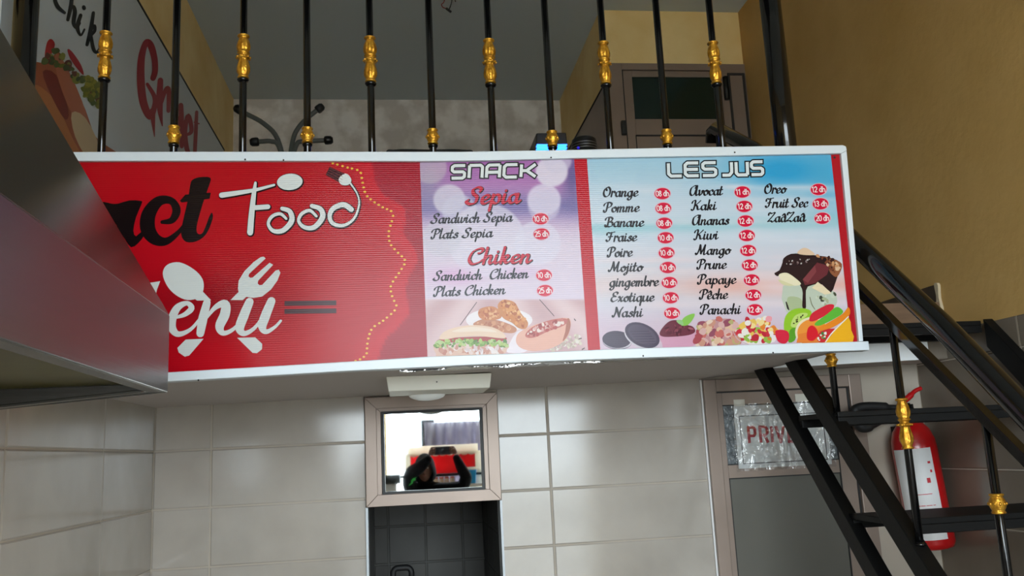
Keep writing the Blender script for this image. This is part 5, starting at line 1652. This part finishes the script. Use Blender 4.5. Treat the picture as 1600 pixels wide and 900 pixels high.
def skin_mesh(name, chains, mt, parent, sub=2):
    """chains of (x, y, z, r); a chain may begin with the index of an earlier point"""
    V, E_, R2 = [], [], []
    for ch in chains:
        prev = None
        for c in ch:
            if isinstance(c, int):
                prev = c; continue
            V.append(c[:3]); R2.append(c[3])
            if prev is not None:
                E_.append((prev, len(V) - 1))
            prev = len(V) - 1
    me = bpy.data.meshes.new(name)
    me.from_pydata(V, E_, [])
    o = bpy.data.objects.new(name, me)
    COL.objects.link(o)
    o.parent = parent
    o.location = -PLOC[parent.name]
    PLOC[o.name] = Vector((0, 0, 0))
    me.materials.append(M[mt])
    sk = o.modifiers.new('skin', 'SKIN')
    if not me.skin_vertices:
        me.attributes.new('x', 'FLOAT', 'POINT')
    sl = me.skin_vertices[0].data
    for i, r in enumerate(R2):
        rr = r if isinstance(r, tuple) else (r, r)
        sl[i].radius = rr
        sl[i].use_root = (i == 0)
    sk.use_smooth_shade = True
    ss = o.modifiers.new('sub', 'SUBSURF')
    ss.levels = sub; ss.render_levels = sub
    return o


PX, PY = -.16, -.5
body = [
    [(PX, PY, .93, (.15, .11)), (PX, PY, 1.05, (.145, .1)), (PX, PY, 1.2, (.155, .105)), (PX - .01, PY + .01, 1.32, (.15, .1)), (PX - .03, PY + .02, 1.385, (.07, .07)), (PX - .04, PY + .04, 1.44, .052), (PX - .045, PY + .05, 1.5, .05)],
    [3, (PX + .15, PY + .03, 1.335, .07), (.16, -.36, 1.36, .064), (.2, -.27, 1.45, .06), (.16, -.18, 1.57, .052), (.122, -.10, 1.665, .038), (.11, -.072, 1.69, .032)],
    [3, (PX - .17, PY + .03, 1.345, .075), (-.33, -.36, 1.42, .075), (-.31, -.26, 1.51, .07), (-.22, -.17, 1.6, .062), (-.14, -.10, 1.668, .042), (-.114, -.072, 1.69, .033)],
    [0, (PX + .09, PY, .84, .095), (PX + .1, PY + .02, .5, .062), (PX + .1, PY - .01, .28, .055), (PX + .1, PY - .02, .09, .042), (PX + .1, PY + .1, .04, .04), (PX + .1, PY + .16, .035, .032)],
    [0, (PX - .09, PY, .84, .095), (PX - .1, PY + .02, .5, .062), (PX - .1, PY - .01, .28, .055), (PX - .1, PY - .02, .09, .042), (PX - .1, PY + .1, .04, .04), (PX - .1, PY + .16, .035, .032)],
]
body = [[c if isinstance(c, int) else (c[0], c[1], c[2] + (.04 if 1.0 < c[2] < 1.55 else 0), c[3]) for c in ch] for ch in body]
skin_mesh('clothed_body', body, 'cloth', person)
# hands: palm behind the phone's edge, fingers over its front edge, thumb on the screen side
for sg in (-1, 1):
    px = sg * .105
    ch = [[(px, -.065, 1.69, (.024, .016)), (px * .98, -.052, 1.715, (.03, .015)), (px * .95, -.045, 1.742, (.03, .014))]]
    for k, (zo, ln) in enumerate(((1.768, .052), (1.75, .056), (1.732, .052), (1.716, .042))):
        ch.append([2 if k < 2 else 1, (sg * .1, -.03, zo, .0095), (sg * .092, -.012, zo + .002, .0088), (sg * (.092 - ln * .62), -.0065, zo + .003, .0078)])
    ch.append([0, (sg * .098, -.062, 1.712, .0115), (sg * .08, -.044, 1.728, .0105), (sg * .056, -.035, 1.738, .009)])
    skin_mesh('hand', ch, 'skin', person, 2)
# head
HC = Vector((PX - .03, PY + .085, 1.58))
b = MB()
vs, fs = [], []
nu, nv = 36, 28
for j in range(nv + 1):
    th = PI * j / nv
    for i in range(nu):
        ph = 2 * PI * i / nu
        x, y, z = math.sin(th) * math.cos(ph), math.sin(th) * math.sin(ph), math.cos(th)
        fr = max(0., y)
        wz = 1 - .22 * max(0., -z) ** 1.5
        X_, Y_, Z_ = .074 * x * wz, .095 * y * (1 - .1 * max(0., -z)), .115 * z
        nose = math.exp(-((x / .16) ** 2 + ((z + .12) / .2) ** 2)) * (y > 0)
        Y_ += .02 * nose * (1 - .35 * (z + .12 > .12))
        Y_ -= .008 * math.exp(-(((abs(x) - .36) / .16) ** 2 + ((z - .08) / .1) ** 2)) * (y > 0)
        Y_ += .006 * math.exp(-((x / .3) ** 2 + ((z + .5) / .08) ** 2)) * (y > 0)
        Y_ += .01 * math.exp(-((x / .25) ** 2 + ((z + .85) / .14) ** 2)) * (y > 0)
        vs.append(HC + Vector((X_, Y_, Z_)))
for j in range(nv):
    for i in range(nu):
        fs.append((j * nu + i, (j + 1) * nu + i, (j + 1) * nu + (i + 1) % nu, j * nu + (i + 1) % nu))
b.add(vs, fs, 0, True)
for sg in (-1, 1):
    b.ball(HC + Vector((sg * .076, -.008, 0)), .03, 10, sc=(.3, .62, 1))
hd = b.build('head', 'skin', person, merge=True)
b = MB()
for sg in (-1, 1):
    b.ball(HC + Vector((sg * .028, .079, .008)), .0105, 8, mi=0, sc=(1.2, .7, .7))
    b.ball(HC + Vector((sg * .028, .0855, .008)), .0045, 6, mi=1, sc=(1, .6, 1))
b.build('eye', ['eye', 'iris'], hd)
b = MB(); b.ball(HC + Vector((0, .086, -.058)), .02, 8, sc=(1, .35, .3)); b.build('mouth', 'lip', hd)
b = MB()
vs, fs = [], []
for j in range(17):
    for i in range(nu):
        ph = 2 * PI * i / nu
        fr = math.sin(ph)
        low = .62 * PI - .26 * PI * sstep(-.2, .7, fr)
        th = low * j / 16
        x, y, z = math.sin(th) * math.cos(ph), math.sin(th) * math.sin(ph), math.cos(th)
        vs.append(HC + Vector((.081 * x, .102 * y, .124 * z)))
for j in range(16):
    for i in range(nu):
        fs.append((j * nu + i, (j + 1) * nu + i, (j + 1) * nu + (i + 1) % nu, j * nu + (i + 1) % nu))
b.add(vs, fs, 0, True)
b.build('hair', 'hair', hd, merge=True)
b = MB()
vs, fs = [], []
for j in range(21):
    for i in range(nu):
        ph = 2 * PI * i / nu
        fr = math.sin(ph)
        low = .86 * PI - .5 * PI * sstep(.35, .95, fr)
        th = low * j / 20
        x, y, z = math.sin(th) * math.cos(ph), math.sin(th) * math.sin(ph), math.cos(th)
        flare = 1 + .35 * sstep(.3, -1, z)
        vs.append(HC + Vector((.098 * x * flare, .122 * y * flare - .012, .142 * z)))
for j in range(20):
    for i in range(nu):
        fs.append((j * nu + i, (j + 1) * nu + i, (j + 1) * nu + (i + 1) % nu, j * nu + (i + 1) % nu))
b.add(vs, fs, 0, True)
b.build('jacket_hood', 'cloth', person, merge=True)
# green mark on the sleeve
p = mir(645, 752, -.25)
b = MB()
S_ = .0021
pts = [(0, 0), (12, -14), (10, -20), (18, -30), (34, -34), (26, -26), (30, -22), (18, -18), (14, -8)]
V = [(p.x + (u - 16) * S_, -.2 - .004 * 0, p.z + (-v - 17) * S_) for u, v in pts]
n = len(V)
b.add(V + [(x, y - .06, z) for x, y, z in V], [tuple(range(n)), tuple(range(n, 2 * n))[::-1]] + [(k, (k + 1) % n, n + (k + 1) % n, n + k) for k in range(n)])
b.build('sleeve_mark', 'green', person, label='small green mark on the jacket')
